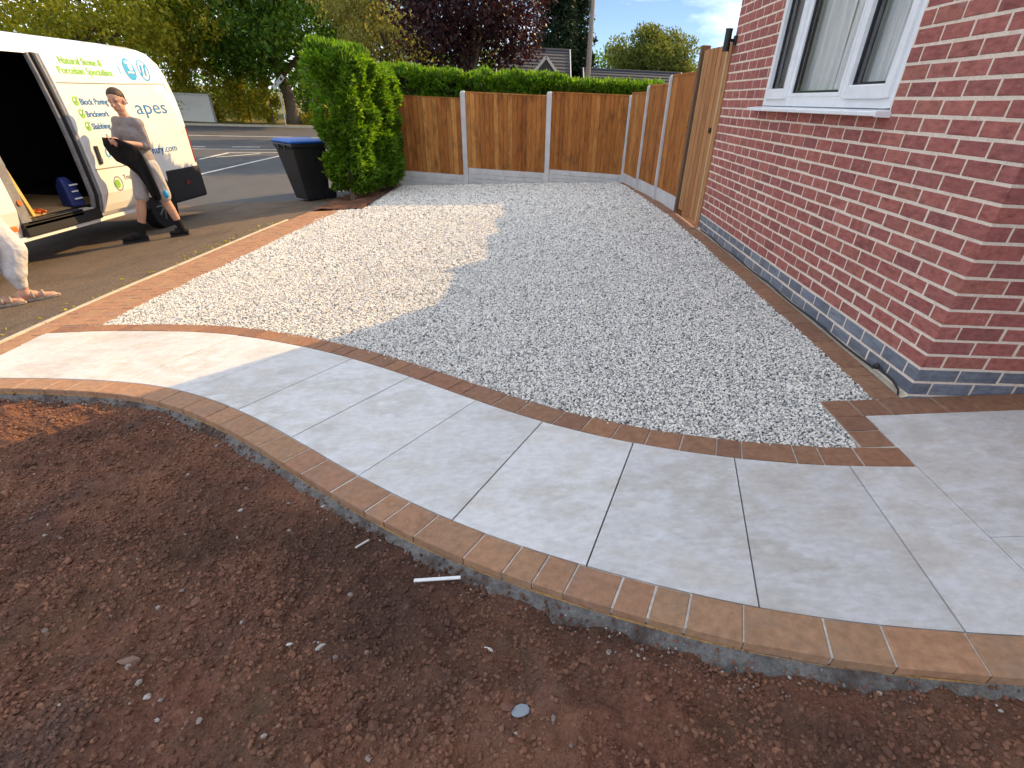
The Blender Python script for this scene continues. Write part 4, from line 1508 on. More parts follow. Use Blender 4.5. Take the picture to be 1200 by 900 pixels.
# ------------------------------------------------------------------ van
VX = -7.68
van = thing('panel_van', 'white panel van with open side door and green and blue trade lettering', 'van', (-8.65, 5.0, -.66))
PROF = [(-.34, .115), (-.24, .075), (-.16, .04), (-.03, .004), (.10, 0), (.55, .0), (.80, .012), (1.0, .03), (1.20, .05), (1.39, .075), (1.49, .11), (1.545, .17), (1.572, .30), (1.585, .60)]
def inset(z):
    return float(np.interp(z, [a for a, b in PROF], [b for a, b in PROF]))
TOPY = [(2.0, .05), (2.12, .28), (2.8, .50), (3.45, 1.48), (3.86, 1.575), (5.12, 1.585), (6.6, 1.585), (7.2, 1.580), (7.40, 1.545), (7.52, 1.47), (7.575, 1.34), (7.58, 1.2)]
def sec(y, top):
    pr = []
    for z, i in PROF:
        zz = z if z < 1.0 else 1.0+(z-1.0)*(top-1.0)/.585
        if top < 1.0:
            zz = -.34+(z+.34)*(top+.34)/1.925
        pr.append((VX-i, zz))
    left = [(-9.63+(VX-x), z) for x, z in reversed(pr)]
    return [(x, y, z) for x, z in pr+left]
ST = sorted(set([a for a, b in TOPY]+[3.2, 4.4, 5.8]))
mv = MB()
rows = [sec(y, float(np.interp(y, [a for a, b in TOPY], [b for a, b in TOPY]))) for y in ST]
ns = len(rows[0])
vs = [p for r_ in rows for p in r_]
fs = []
for i in range(len(ST)-1):
    for k in range(ns):
        j = (k+1) % ns
        za, zb = PROF[min(k, len(PROF)-1)][0], PROF[min(k+1, len(PROF)-1)][0]
        if k < len(PROF)-1 and 3.85 < ST[i] < 5.1 and za > -.17 and zb < 1.40:
            continue
        fs.append((i*ns+k, (i+1)*ns+k, (i+1)*ns+j, i*ns+j))
fs.append(tuple(range(ns)))
fs.append(tuple(reversed([(len(ST)-1)*ns+k for k in range(ns)])))
mv.add(vs, fs).build('body', VANWHITE, van, smooth=False)
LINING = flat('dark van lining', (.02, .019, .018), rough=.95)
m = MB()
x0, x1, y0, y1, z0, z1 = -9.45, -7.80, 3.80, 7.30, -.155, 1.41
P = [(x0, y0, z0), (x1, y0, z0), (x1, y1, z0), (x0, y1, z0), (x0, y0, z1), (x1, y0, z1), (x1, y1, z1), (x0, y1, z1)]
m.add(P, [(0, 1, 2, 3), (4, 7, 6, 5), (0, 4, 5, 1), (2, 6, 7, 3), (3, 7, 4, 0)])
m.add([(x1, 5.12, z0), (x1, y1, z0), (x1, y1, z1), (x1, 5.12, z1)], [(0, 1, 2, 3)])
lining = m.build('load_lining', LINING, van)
MB().box(-9.3, -7.86, 3.86, 5.6, -.153, -.140).build('ply_floor', PLY, van)
m = MB().box(-7.98, -7.70, 3.88, 5.10, -.30, -.175)
m.build('door_step', BLACKP, van, bevel=.01)
MB().box(-7.85, -7.70, 3.95, 4.98, -.173, -.160).build('step_trim', KERBC, van)
MB().box(-7.76, -7.700, 3.87, 4.80, -.215, -.150).build('step_plate', BLACKP, van, bevel=.004)
MB().box(-7.80, -7.730, 3.75, 6.0, -.345, -.30).build('sill_strip', VANWHITE, van, bevel=.006)
MB().box(-7.77, -7.70, 3.862, 4.02, -.17, .50).build('pillar_trim', VANGREY, van, bevel=.012)
MB().tube([(-7.70, 3.95, .04), (-7.685, 3.95, .04)], .028, 12).build('side_reflector', ORANGE, van)
MB().box(-7.73, -7.690, 3.70, 3.78, -.215, -.165).build('side_reflector', ORANGE, van, bevel=.006)
# sliding door slid back along the flank
def flank(y0, y1, zlist, xo, th):
    m_ = MB()
    vs, fs = [], []
    for z in zlist:
        i = inset(z)
        vs += [(xo-i, y0, z), (xo-i, y1, z), (xo-i-th, y1, z), (xo-i-th, y0, z)]
    n = len(zlist)
    for q in range(n-1):
        for k in range(4):
            j = (k+1) % 4
            fs.append((q*4+k, q*4+j, q*4+4+j, q*4+4+k))
    fs += [(3, 2, 1, 0), tuple((n-1)*4+k for k in range(4))]
    return m_.add(vs, fs)
ZL = [-.25, -.16, -.03, .10, .55, .80, 1.0, 1.2, 1.40]
door = flank(5.135, 6.42, ZL, -7.615, .05).build('sliding_door', VANWHITE, van, bevel=.012, seg=2)
flank(5.085, 5.132, ZL, -7.628, .05).build('door_edge', VANGREY, door, bevel=.008)
flank(5.062, 5.084, ZL, -7.64, .04).build('door_seal', GASKET, door, bevel=.006)
flank(5.02, 5.060, ZL, -7.668, .05).build('door_edge', VANGREY, door, bevel=.008)
hd = MB().obox((-7.605, 5.315, .395), (.012, 0, 0), (0, .028, 0), (0, .008, .10)).build('handle', BLACKP, door, bevel=.010, seg=2)
MB().obox((-7.600, 5.325, .345), (.012, 0, 0), (0, .015, 0), (0, 0, .02)).build('lock', ALLOY, door)
LINE_SHADE = flat('panel line shade', (.20, .20, .20), rough=.7)  # dark raised bars stand in for the shade of panel recesses
MB().box(-7.690, -7.656-.001, 5.16, 5.17, 1.1, 1.11)
def shade_line(y0, z0, y1, z1, xo, w=.010, parent=van, name='panel_line_shade'):
    a = Vector((xo-inset(z0)+.0015, y0, z0))
    b = Vector((xo-inset(z1)+.0015, y1, z1))
    return MB().bar(a, b, .003, w, up=(0, 0, 1) if abs(y1-y0) > abs(z1-z0) else (0, 1, 0)).build(name, LINE_SHADE, parent)
shade_line(5.17, 1.13, 6.41, 1.14, -7.615, parent=door)
shade_line(6.43, 1.14, 7.42, 1.16, VX)
shade_line(7.42, 1.16, 7.46, .52, VX, w=.012)
shade_line(5.17, .245, 6.41, .235, -7.615, w=.012, parent=door)
# bumper, lights, wheels
bpm = MB()
prof = [(6.74, .0), (6.86, .0), (7.56, .0)]
bpm.box(-9.66, -7.674, 6.66, 7.64, -.37, .10)
bpm.build('rear_bumper', BLACKP, van, bevel=.05, seg=3)
MB().box(-7.662, -7.655, 7.10, 7.18, -.14, -.10).build('bumper_reflector', REDL, van)
lt = MB()
lt.add([(VX+.004, 7.54, .12), (VX+.004, 7.592, .12), (VX-.25, 7.60, .12), (VX-.25, 7.47, .12), (VX+.003, 7.55, .62), (VX+.003, 7.592, .62), (VX-.25, 7.60, .62), (VX-.25, 7.50, .62)],
       [(3, 2, 1, 0), (4, 5, 6, 7), (0, 1, 5, 4), (1, 2, 6, 5), (2, 3, 7, 6), (3, 0, 4, 7)])
lt.build('tail_light', REDL, van, bevel=.01)
for wy in (3.02, 6.36):
    for wx, s in ((-7.70, 1), (-9.60, -1)):
        tz = -.66+.325
        ty = MB()
        ty.tube([(wx+s*.01, wy, tz), (wx+s*.03, wy, tz), (wx-s*.16, wy, tz), (wx-s*.18, wy, tz)], [.30, .325, .325, .30], 28)
        w_ = ty.build('wheel', RUBBER, van, smooth=False)
        MB().tube([(wx+s*.012, wy, tz), (wx+s*.018, wy, tz)], .205, 24).build('hub_disc', BLACKP, w_)
        rr_ = MB()
        for k in range(10):
            a = 2*math.pi*k/10
            rr_.bar((wx+s*.024, wy+.04*math.cos(a), tz+.04*math.sin(a)), (wx+s*.024, wy+.195*math.cos(a), tz+.195*math.sin(a)), .012, .03, up=(1, 0, 0))
        rr_.tube([(wx+s*.015, wy, tz), (wx+s*.036, wy, tz)], .055, 12)
        rr_.build('rim', ALLOY, w_)
arch = MB()
vs, fs = [], []
for k in range(25):
    a = math.pi*(k/24)
    for rr_ in (.345, .40):
        vs.append((VX+.004, 6.36+rr_*math.cos(a), -.335+rr_*math.sin(a)))
for k in range(24):
    fs.append((2*k, 2*k+1, 2*k+3, 2*k+2))
arch.add(vs, fs)
vs = [(VX+.003, 6.36, -.335)]+[(VX+.003, 6.36+.345*math.cos(math.pi*k/24), -.335+.345*math.sin(math.pi*k/24)) for k in range(25)]  # black half disc on the flank paints the dark of the wheel opening
arch.add(vs, [(0, k+1, k+2) for k in range(24)])
arch.build('arch_with_dark_well', BLACKP, van)
# lettering
DX = -7.615
def dtext(name, body, mat, y, z, size, width, on_door=True, **k):
    xo = (DX if on_door else VX)+.003
    return text(name, body, mat, door if on_door else van, y, z, size, xo, width, **k)
dtext('lettering', 'Natural Stone &', TXTGREEN, 5.38, 1.318, .098, .74, bold=.002)
dtext('lettering', 'Porcelain Specialists', TXTGREEN, 5.29, 1.222, .098, .95, bold=.002)
dtext('lettering', 'Block Paving', TXTBLUE, 5.40, .918, .092, .50, bold=.0015)
dtext('lettering', 'Brickwork', TXTBLUE, 5.41, .792, .090, .42, bold=.0015)
dtext('lettering', 'Slabbing', TXTBLUE, 5.42, .664, .090, .34, bold=.0015)
dtext('lettering', '0', TXTCYAN, 5.46, .355, .15, .09)
dtext('lettering', 'Trust', TXTGREY, 5.62, .085, .085, .21, bold=.001)
dtext('lettering', 'rs', TXTBLUE, 6.20, .92, .095, .10)
dtext('lettering', 'apes', TXTBLUE, 6.50, .800, .230, .74, on_door=False)
dtext('lettering', 'entry.com', TXTBLUE, 6.44, .320, .125, .72, on_door=False, bold=.001)
def disc(name, mat, y, z, ry, rz, parent, x, r_in=0.0, a0=0, a1=360, n=32):
    vs, fs = [], []
    for k in range(n+1):
        a = R(a0+(a1-a0)*k/n)
        for q in (r_in, 1.0):
            zz_ = z+rz*q*math.sin(a)
            vs.append((x-inset(zz_), y+ry*q*math.cos(a), zz_))
    for k in range(n):
        fs.append((2*k, 2*k+1, 2*k+3, 2*k+2))
    return MB().add(vs, fs).build(name, mat, parent)
ex_ = VX+.004
disc('emblem', TXTCYAN, 6.42, 1.30, .115, .125, van, ex_, .80, -70, 75)
em = disc('emblem', TXTCYAN, 6.75, 1.31, .12, .125, van, ex_)
disc('emblem_mark', VANWHITE, 6.78, 1.345, .045, .05, em, ex_+.002)
MB().box(ex_-inset(1.275)+.001, ex_-inset(1.275)+.004, 6.68, 6.82, 1.265, 1.285).build('emblem_mark', VANWHITE, em)
em = disc('emblem', TXTCYAN, 7.06, 1.31, .12, .125, van, ex_, .84)
for dy in (-.05, .03):
    MB().bar((ex_-inset(1.25)+.001, 7.06+dy-.02, 1.25), (ex_-inset(1.37)+.001, 7.06+dy+.03, 1.37), .003, .034, up=(0, 1, 0)).build('emblem_mark', TXTCYAN, em)
for yy, zz in ((5.335, .955), (5.345, .828), (5.355, .698)):
    xx_ = DX+.003
    tkm = disc('tick_mark', TXTGREEN, yy, zz, .048, .048, door, xx_, .62, 60, 360)
    xt_ = xx_-inset(zz)+.001
    MB().bar((xt_, yy-.022, zz), (xt_, yy, zz-.022), .002, .014, up=(0, 0, 1)).bar((xt_, yy, zz-.022), (xt_, yy+.045, zz+.045), .002, .014, up=(0, 0, 1)).build('tick', TXTGREEN, tkm)
xx_ = DX+.003
em = disc('emblem', TXTGREY, 5.49, .055, .085, .085, door, xx_, .86)
disc('emblem_leaf', TXTGREEN, 5.475, .055, .05, .05, em, xx_+.001)

# loose gear in the van
pk = MB().bar((-7.83, 4.18, -.135), (-7.86, 4.02, .95), .045, .075, up=(1, 0, 0)).build('timber_plank', YELLOWW, None, bevel=.003)
tag(pk, 'yellow timber leaning in the open van doorway', 'plank')
MB().bar((-7.843, 4.108, .37), (-7.847, 4.09, .49), .049, .079, up=(1, 0, 0)).build('tape', GREENT, pk)
bg_ = MB().add([(-7.98, 4.84, -.14), (-7.80, 4.80, -.14), (-7.78, 5.01, -.14), (-7.96, 5.03, -.14), (-7.97, 4.85, .08), (-7.82, 4.82, .08), (-7.80, 5.00, .08), (-7.95, 5.02, .08), (-7.92, 4.87, .18), (-7.87, 4.86, .18), (-7.86, 4.97, .18), (-7.91, 4.98, .18)],
               [(3, 2, 1, 0), (8, 9, 10, 11)]+[(q*4+k, q*4+(k+1) % 4, q*4+4+(k+1) % 4, q*4+4+k) for q in range(2) for k in range(4)]).build('bag', BAGBLUE, None, bevel=.03, seg=3, smooth=True)
tag(bg_, 'dark blue printed sack standing inside the van door', 'sack')
for zz, w_ in ((.10, .13), (.03, .10), (-.05, .12)):
    MB().box(-7.79, -7.779, 4.86, 4.86+w_, zz-.007, zz+.007).build('print', WHITEPL, bg_)
gl = MB()
for k, (dx, dy, a) in enumerate(((0, 0, .3), (-.05, .07, .9), (.02, .12, -.3), (-.08, .02, 1.6))):
    gl.ell((-7.93+dx, 4.30+dy, -.115), (.055, .03, .024), 8, 6, Matrix.Rotation(a, 3, 'Z'))
    gl.cap((-7.93+dx, 4.30+dy, -.115), (-7.93+dx+.09*math.cos(a), 4.30+dy+.09*math.sin(a), -.115), .013, .011, 8)
tag(gl.build('work_gloves', ORANGE, None, smooth=True), 'heap of orange work gloves on the van floor by the doorway', 'gloves')
bk = thing('bucket', 'dark red bucket deep inside the van', 'bucket', (-8.7, 4.5, -.14))
REDB = flat('red plastic', (.22, .02, .015), rough=.5)
MB().tube([(-8.7, 4.5, -.14), (-8.7, 4.5, .20), (-8.7, 4.5, .205)], [.14, .18, .188], 20).build('body', REDB, bk)
MB().tube([(-8.7+.18*math.cos(a), 4.5, .2+.16*math.sin(a)) for a in np.linspace(0, math.pi, 12)], .006, 6).build('handle', ALLOY, bk)
reel = thing('cable_reel', 'black reel with an orange hub on the van floor behind the timber', 'reel', (-8.1, 4.10, -.14))
MB().tube([(-8.12, 4.16, .03), (-8.10, 4.16, .03)], .15, 20).build('flange', BLACKP, reel)
MB().tube([(-8.02, 4.16, .03), (-8.00, 4.16, .03)], .15, 20).build('flange', BLACKP, reel)
MB().tube([(-8.11, 4.16, .03), (-7.985, 4.16, .03)], .055, 16).build('hub', ORANGE, reel)

# ------------------------------------------------------------------ people
def bake_blend(name, mb, mat, parent, voxel, smooth_it=6, fold=0.0, fdir=(1, 1, .5)):
    """fuse overlapping closed pieces into one continuous skin"""
    o3 = origin(parent)
    mb.v = [(v[0]-o3.x, v[1]-o3.y, v[2]-o3.z) for v in mb.v]
    me = mb.mesh(name+' tmp')
    o = bpy.data.objects.new(name+' tmp', me)
    COL.objects.link(o)
    md = o.modifiers.new('r', 'REMESH')
    md.mode = 'VOXEL'
    md.voxel_size = voxel
    s = o.modifiers.new('s', 'SMOOTH')
    s.iterations = smooth_it
    s.factor = .5
    bpy.context.view_layer.update()
    dg = bpy.context.evaluated_depsgraph_get()
    nm = bpy.data.meshes.new_from_object(o.evaluated_get(dg))
    bpy.data.objects.remove(o)
    nm.name = name
    if fold:
        co = np.empty(len(nm.vertices)*3, np.float32)
        no = np.empty(len(nm.vertices)*3, np.float32)
        nm.vertices.foreach_get('co', co)
        nm.vertices.foreach_get('normal', no)
        co, no = co.reshape(-1, 3), no.reshape(-1, 3)
        u = co[:, 0]*fdir[0]+co[:, 1]*fdir[1]
        q = vnoise(u*16+co[:, 2]*7+40, co[:, 2]*9*fdir[2]+u*3+40, 91)+.5*vnoise(u*34+60, co[:, 2]*15+60, 92)-.75
        q = np.sign(q)*np.abs(q)**.8
        co = co+no*(q*fold)[:, None]
        nm.vertices.foreach_set('co', co.astype(np.float32).ravel())
        nm.update()
    return put(name, nm, mat, parent, True)

def V3(*a):
    return Vector(a)
def hand(m, wrist, d, nrm, side, curl, s=1.0):
    """palm, four unequal fingers and a side thumb; d = along the hand, nrm = palm normal, side = towards the thumb"""
    d, nrm, side = d.normalized(), nrm.normalized(), side.normalized()
    pc = wrist+d*.045*s
    m.cap(wrist+d*.01, wrist+d*.035*s, .026*s, .030*s, 10)
    Rm = Matrix((side, d, nrm)).transposed()
    m.ell(pc, (.038*s, .05*s, .017*s), 12, 8, Rm)
    for k, (off, ln) in enumerate(((.028, .075), (.010, .083), (-.009, .077), (-.027, .060))):
        p = wrist+d*.085*s+side*off*s
        a = curl
        dd = (d*math.cos(a)+nrm*math.sin(a))
        q = p+dd*ln*.45*s
        dd2 = (d*math.cos(a*2.1)+nrm*math.sin(a*2.1))
        r_ = q+dd2*ln*.35*s
        dd3 = (d*math.cos(a*2.9)+nrm*math.sin(a*2.9))
        t = r_+dd3*ln*.22*s
        m.cap(p-d*.02*s, q, .0105*s, .0095*s, 8).cap(q, r_, .0095*s, .0088*s, 8).cap(r_, t, .0088*s, .008*s, 8)
    p = wrist+d*.03*s+side*.03*s
    q = p+(side*.7+d*.6+nrm*.2).normalized()*.038*s
    t = q+(side*.25+d*.9+nrm*.35).normalized()*.032*s
    m.cap(p, q, .013*s, .0115*s, 8).cap(q, t, .0112*s, .009*s, 8)

def head(m, c, f, up, s=1.0):
    """skull, jaw, nose, brow, lips, ears added to the body blend; f = facing"""
    f, up = f.normalized(), up.normalized()
    r_ = f.cross(up).normalized()
    Rm = Matrix((r_, f, up)).transposed()
    m.ell(c+up*.025*s-f*.012*s, (.074*s, .094*s, .092*s), 18, 12, Rm)
    m.ell(c-up*.045*s+f*.022*s, (.058*s, .066*s, .066*s), 16, 10, Rm)
    m.ell(c-up*.094*s+f*.055*s, (.026*s, .024*s, .022*s), 10, 8, Rm)
    m.cap(c+up*.012*s+f*.084*s, c-up*.028*s+f*.100*s, .009*s, .014*s, 8)
    for q in (-1, 1):
        m.cap(c+up*.022*s+f*.080*s+r_*.014*s*q, c+up*.020*s+f*.070*s+r_*.048*s*q, .010*s, .009*s, 8)
        m.ell(c-up*.025*s+f*.062*s+r_*.036*s*q, (.020*s, .018*s, .018*s), 8, 6, Rm)
        m.ell(c-up*.005*s-f*.008*s+r_*.078*s*q, (.010*s, .020*s, .032*s), 8, 8, Rm)
    m.cap(c-up*.058*s+f*.086*s-r_*.016*s, c-up*.058*s+f*.086*s+r_*.016*s, .008*s, .008*s, 8)

def foot(m, ank, toe, heel, w=.042):
    m.cap(ank, heel+V3(0, 0, .03), .040, .034, 10)
    mid = (heel+toe)/2
    m.cap(ank-V3(0, 0, .02), mid+V3(0, 0, .035), .038, .034, 10)
    m.cap(heel+V3(0, 0, .022), toe+V3(0, 0, .012), .030, .026, 10)
    m.cap(mid+V3(0, 0, .028), toe+V3(0, 0, .010), .034, .024, 10)

TWD = V3(.56, -.83, 0)        # towards the camera
RGT = V3(.83, .56, 0)
# the man by the van
man = thing('person', 'man in grey t-shirt and grey shorts standing by the van holding a black jacket', 'person', (-7.25, 5.40, -.61))
F = (TWD*.72-RGT*.70).normalized()
LFT = (TWD*.70+RGT*.72).normalized()
pel = V3(-7.155, 5.445, .30)
chest = V3(-7.160, 5.44, .62)
nb = V3(-7.168, 5.435, .805)
hc = V3(-7.195, 5.420, .968)
shL = nb+LFT*.145+V3(0, 0, -.055)
shR = nb-LFT*.145+V3(0, 0, -.055)
elL = V3(-7.075, 5.50, .515)+TWD*.11
wrL = V3(-7.27, 5.365, .555)+TWD*.26
elR = shR+V3(0, 0, -.235)+F*.10-LFT*.03
wrR = V3(-7.37, 5.30, .575)+TWD*.18
hipL, hipR = pel+LFT*.085+V3(0, 0, -.03), pel-LFT*.085+V3(0, 0, -.03)
knL = V3(-7.075, 5.500, -.115)+TWD*.03
akL = V3(-7.008, 5.543, -.485)
knR = V3(-7.300, 5.345, -.115)+TWD*.02
akR = V3(-7.405, 5.272, -.500)
g1, g2 = gz(-7.0)+.018, gz(-7.5)+.018
toeL, heelL = V3(-7.115, 5.455, g1), V3(-6.985, 5.575, g1)
toeR, heelR = V3(-7.575, 5.135, g2), V3(-7.385, 5.285, g2+.004)
body = MB()
body.cap(pel, chest, .095, .10, 14).cap(chest-LFT*.05, chest+LFT*.05, .095, .095, 12).cap(chest, nb, .10, .055, 12)
body.cap(nb-V3(0, 0, .03), hc-V3(0, 0, .05), .056, .052, 12)
body.cap(shR, shL, .046, .046, 12)
FH = (TWD*.84-RGT*.50).normalized()
head(body, hc, (FH*.97+V3(0, 0, -.16)), (V3(0, 0, 1)+F*.12-RGT*.12), 1.10)
for a, b, c, d_ in ((shL, elL, wrL, 1), (shR, elR, wrR, -1)):
    body.cap(a, b, .044, .036, 12).cap(b, c, .036, .026, 12)
hand(body, wrL, (wrL-elL)+V3(0, 0, .04), (F*-.3-V3(0, 0, 1)), (F*.5+V3(0, 0, .75)), .55)
hand(body, wrR, (wrR-elR), LFT*.6-V3(0, 0, .8), V3(0, 0, 1)+F*.2, .55)
for h_, k_, a_, t_, e_ in ((hipL, knL, akL, toeL, heelL), (hipR, knR, akR, toeR, heelR)):
    body.cap(h_, k_, .088, .056, 14)
    body.cap(k_, k_+(a_-k_)*.32, .054, .058, 12).cap(k_+(a_-k_)*.32, a_, .058, .036, 12)
    foot(body, a_, t_, e_)
bake_blend('body', body, SKIN, man, .0065)
# hair: a cap over crown, back and sides
hr = MB()
up_ = (V3(0, 0, 1)+F*.12-RGT*.12).normalized()
fh = (FH*.97+V3(0, 0, -.10)).normalized()
hr.ell(hc+up_*.056-fh*.032, (.088, .108, .088), 18, 12, Matrix((fh.cross(up_).normalized(), fh, up_)).transposed())
hr.ell(hc+up_*.012-fh*.062, (.078, .054, .072), 14, 10, Matrix((fh.cross(up_).normalized(), fh, up_)).transposed())
bake_blend('hair', hr, HAIR, man, .008, 3)
EYE = flat('dark eye', (.02, .015, .012), rough=.2)
for q in (-1, 1):
    r_ = fh.cross(up_).normalized()
    MB().ell(hc+up_*.004+fh*.091+r_*.034*q, (.008, .006, .005), 8, 6).build('eye', EYE, man, smooth=True)
    MB().cap(hc+up_*.032+fh*.097+r_*.018*q, hc+up_*.030+fh*.088+r_*.046*q, .0032, .0026, 6).build('eyebrow', HAIR, man, smooth=True)
ts = MB()
ts.cap(pel+V3(0, 0, -.01), chest, .126, .128, 14).cap(chest-LFT*.05, chest+LFT*.05, .124, .124, 12).cap(chest, nb-V3(0, 0, .03), .128, .07, 12)
ts.cap(shR-V3(0, 0, .004), shL-V3(0, 0, .004), .069, .069, 12)
ts.cap(shL, shL+(elL-shL)*1.0, .062, .060, 12).cap(elL, elL+(wrL-elL)*.10, .058, .054, 12).cap(shR, shR+(elR-shR)*.80, .060, .062, 12)
ts.cap(pel+V3(0, 0, -.03)+LFT*.02, pel+V3(0, 0, .1), .135, .140, 14)
bake_blend('t_shirt', ts, TSHIRT, man, .009, 4, fold=.009)
so = MB()
so.cap(pel-LFT*.04+V3(0, 0, -.02), pel+LFT*.04+V3(0, 0, -.02), .128, .128, 12)
for h_, k_ in ((hipL, knL), (hipR, knR)):
    so.cap(h_, h_+(k_-h_)*.86, .108, .088, 14)
bake_blend('shorts', so, SHORTS, man, .009, 4, fold=.012)
MB().ell(hipL+(knL-hipL)*.80+TWD*.075+RGT*.035, (.030, .030, .050), 10, 8).build('shorts_motif', TXTCYAN, man, smooth=True)
for k_, a_, t_, e_ in ((knL, akL, toeL, heelL), (knR, akR, toeR, heelR)):
    sk = MB().cap(a_+(k_-a_)*.28, a_-V3(0, 0, .02), .050, .046, 12)
    sk.cap(a_-V3(0, 0, .03), e_+V3(0, 0, .035), .045, .040, 10).cap(e_+V3(0, 0, .03), t_+V3(0, 0, .018), .038, .032, 10).cap(a_-V3(0, 0, .02), (e_+t_)/2+V3(0, 0, .035), .044, .040, 10)
    bake_blend('sock', sk, BLACKCLOTH, man, .008, 3)
    dv = (t_-e_).normalized()
    sn = Vector((-dv.y, dv.x, 0))
    sl = MB()
    pl = []
    for u, w in ((-.14, .02), (-.12, .036), (.2, .036), (.6, .046), (.95, .044), (1.12, .030), (1.17, .01)):
        pl.append((e_+(t_-e_)*u+sn*w, e_+(t_-e_)*u-sn*w))
    poly = [p[1] for p in pl]+[p[0] for p in reversed(pl)]
    sl.prism([(p.x, p.y) for p in poly], 0, 0, lambda x, y: gz(x)-.001, lambda x, y: gz(x)+.020)
    so_ = sl.build('slider', BLACKP, man)
    st = MB().tube([(e_+t_)/2+(t_-e_)*.12+sn*.048*math.cos(q)+V3(0, 0, .012+.062*math.sin(q)) for q in np.linspace(0, math.pi, 9)], .012, 8)
    st.build('slider_strap', BLACKCLOTH, so_, smooth=True)
# the black jacket hanging from his hands
jk = MB()
jo = TWD*.30
o_ = V3(-7.435, 5.255, .62)
path_j = [(V3(-7.43, 5.258, .615), V3(-7.30, 5.345, .60)), (V3(-7.44, 5.252, .53), V3(-7.22, 5.395, .555)), (V3(-7.42, 5.265, .45), V3(-7.15, 5.445, .50)),
          (V3(-7.385, 5.288, .36), V3(-7.14, 5.45, .40)), (V3(-7.31, 5.342, .30), V3(-7.13, 5.46, .30)), (V3(-7.245, 5.385, .20), V3(-7.12, 5.468, .18)),
          (V3(-7.215, 5.405, .08), V3(-7.105, 5.478, .05)), (V3(-7.20, 5.415, -.03), V3(-7.105, 5.478, -.06)), (V3(-7.185, 5.425, -.10), V3(-7.125, 5.465, -.115))]
nx_ = 14
top_, bot_ = [], []
for i, (a, b) in enumerate(path_j):
    for k in range(nx_+1):
        u = k/nx_
        p = a+(b-a)*u+jo*(1-.08*i)
        p = p+TWD*(.022*math.sin(u*9+i*.9)+.012*math.sin(u*21+i*1.7))
        top_.append(p+TWD*.022)
        bot_.append(p-TWD*.022)
n1 = nx_+1
vs = top_+bot_
fs = []
nr = len(path_j)
for i in range(nr-1):
    for k in range(nx_):
        a = i*n1+k
        fs.append((a, a+n1, a+n1+1, a+1))
        q = nr*n1
        fs.append((q+a, q+a+1, q+a+n1+1, q+a+n1))
q = nr*n1
for i in range(nr-1):
    a = i*n1
    fs.append((a, q+a, q+a+n1, a+n1))
    a = i*n1+nx_
    fs.append((a, a+n1, q+a+n1, q+a))
for k in range(nx_):
    fs.append((k, k+1, q+k+1, q+k))
    a = (nr-1)*n1+k
    fs.append((a, q+a, q+a+1, a+1))
jo_ = jk.add(vs, fs).build('jacket', BLACKCLOTH, None, smooth=True)
tag(jo_, 'black jacket bundled over the forearm of the man by the van', 'jacket')

# second person, cut by the left edge of the frame
wm_ = thing('person', 'person in pale grey trousers and sandals stepping past the van at the left edge', 'person', (-6.95, 2.5, -.57))
F2 = V3(.80, .62, 0).normalized()
L2 = V3(-.62, .80, 0)
pel2 = V3(-6.875, 2.495, .33)
ch2 = V3(-6.89, 2.485, .66)
nb2 = V3(-6.88, 2.495, .86)
hc2 = V3(-6.865, 2.505, 1.02)
h1, h2 = pel2+L2*.085, pel2-L2*.085
k1, a1 = V3(-6.755, 2.605, -.10), V3(-6.800, 2.545, -.475)
k2, a2 = V3(-6.865, 2.40, -.11), V3(-6.945, 2.395, -.485)
gA, gB = gz(-6.8)+.016, gz(-6.9)+.016
t1, e1 = V3(-6.665, 2.685, gA), V3(-6.85, 2.505, gA)
t2, e2 = V3(-6.82, 2.48, gB), V3(-6.99, 2.36, gB)
b2 = MB()
b2.cap(pel2, ch2, .12, .12, 12).cap(ch2-L2*.06, ch2+L2*.06, .11, .11, 12).cap(ch2, nb2, .11, .055, 12).cap(nb2-V3(0, 0, .03), hc2-V3(0, 0, .05), .05, .048, 10)
s1, s2 = nb2+L2*.16-V3(0, 0, .05), nb2-L2*.16-V3(0, 0, .05)
b2.cap(s1, s2, .05, .05, 12)
head(b2, hc2, F2, V3(0, 0, 1))
for s_, sg in ((s1, 1), (s2, -1)):
    e_ = s_+V3(0, 0, -.27)+L2*.04*sg
    w_ = e_+V3(0, 0, -.22)+F2*.07
    b2.cap(s_, e_, .044, .035, 10).cap(e_, w_, .035, .024, 10)
    hand(b2, w_, w_-e_, -L2*sg, F2, .35)
for h_, k_, a_, t_, e_ in ((h1, k1, a1, t1, e1), (h2, k2, a2, t2, e2)):
    b2.cap(h_, k_, .085, .056, 12).cap(k_, a_, .054, .034, 12)
    foot(b2, a_, t_, e_)
    dv = (t_-e_).normalized()
    sn = Vector((-dv.y, dv.x, 0))
    for q, ln in ((-.024, .020), (-.009, .026), (.005, .028), (.018, .024), (.030, .016)):
        p = t_+sn*q+V3(0, 0, .010)
        b2.cap(p-dv*.02, p+dv*ln, .0085, .0075, 8)
bake_blend('body', b2, SKIN, wm_, .0065)
h_ = MB().ell(hc2+V3(0, 0, .045)-F2*.02, (.088, .088, .085), 14, 10).ell(hc2-V3(0, 0, .05)-F2*.05, (.075, .05, .11), 12, 10)
bake_blend('hair', h_, HAIR, wm_, .010, 3)
for q in (-1, 1):
    MB().ell(hc2+V3(0, 0, .003)+F2*.083+L2*.031*q, (.011, .011, .007), 8, 6).build('eye', EYE, wm_, smooth=True)
tp = MB().cap(pel2+V3(0, 0, .02), ch2, .142, .135, 12).cap(ch2-L2*.06, ch2+L2*.06, .128, .128, 12).cap(ch2, nb2-V3(0, 0, .03), .13, .07, 12).cap(s1, s2, .064, .064, 12)
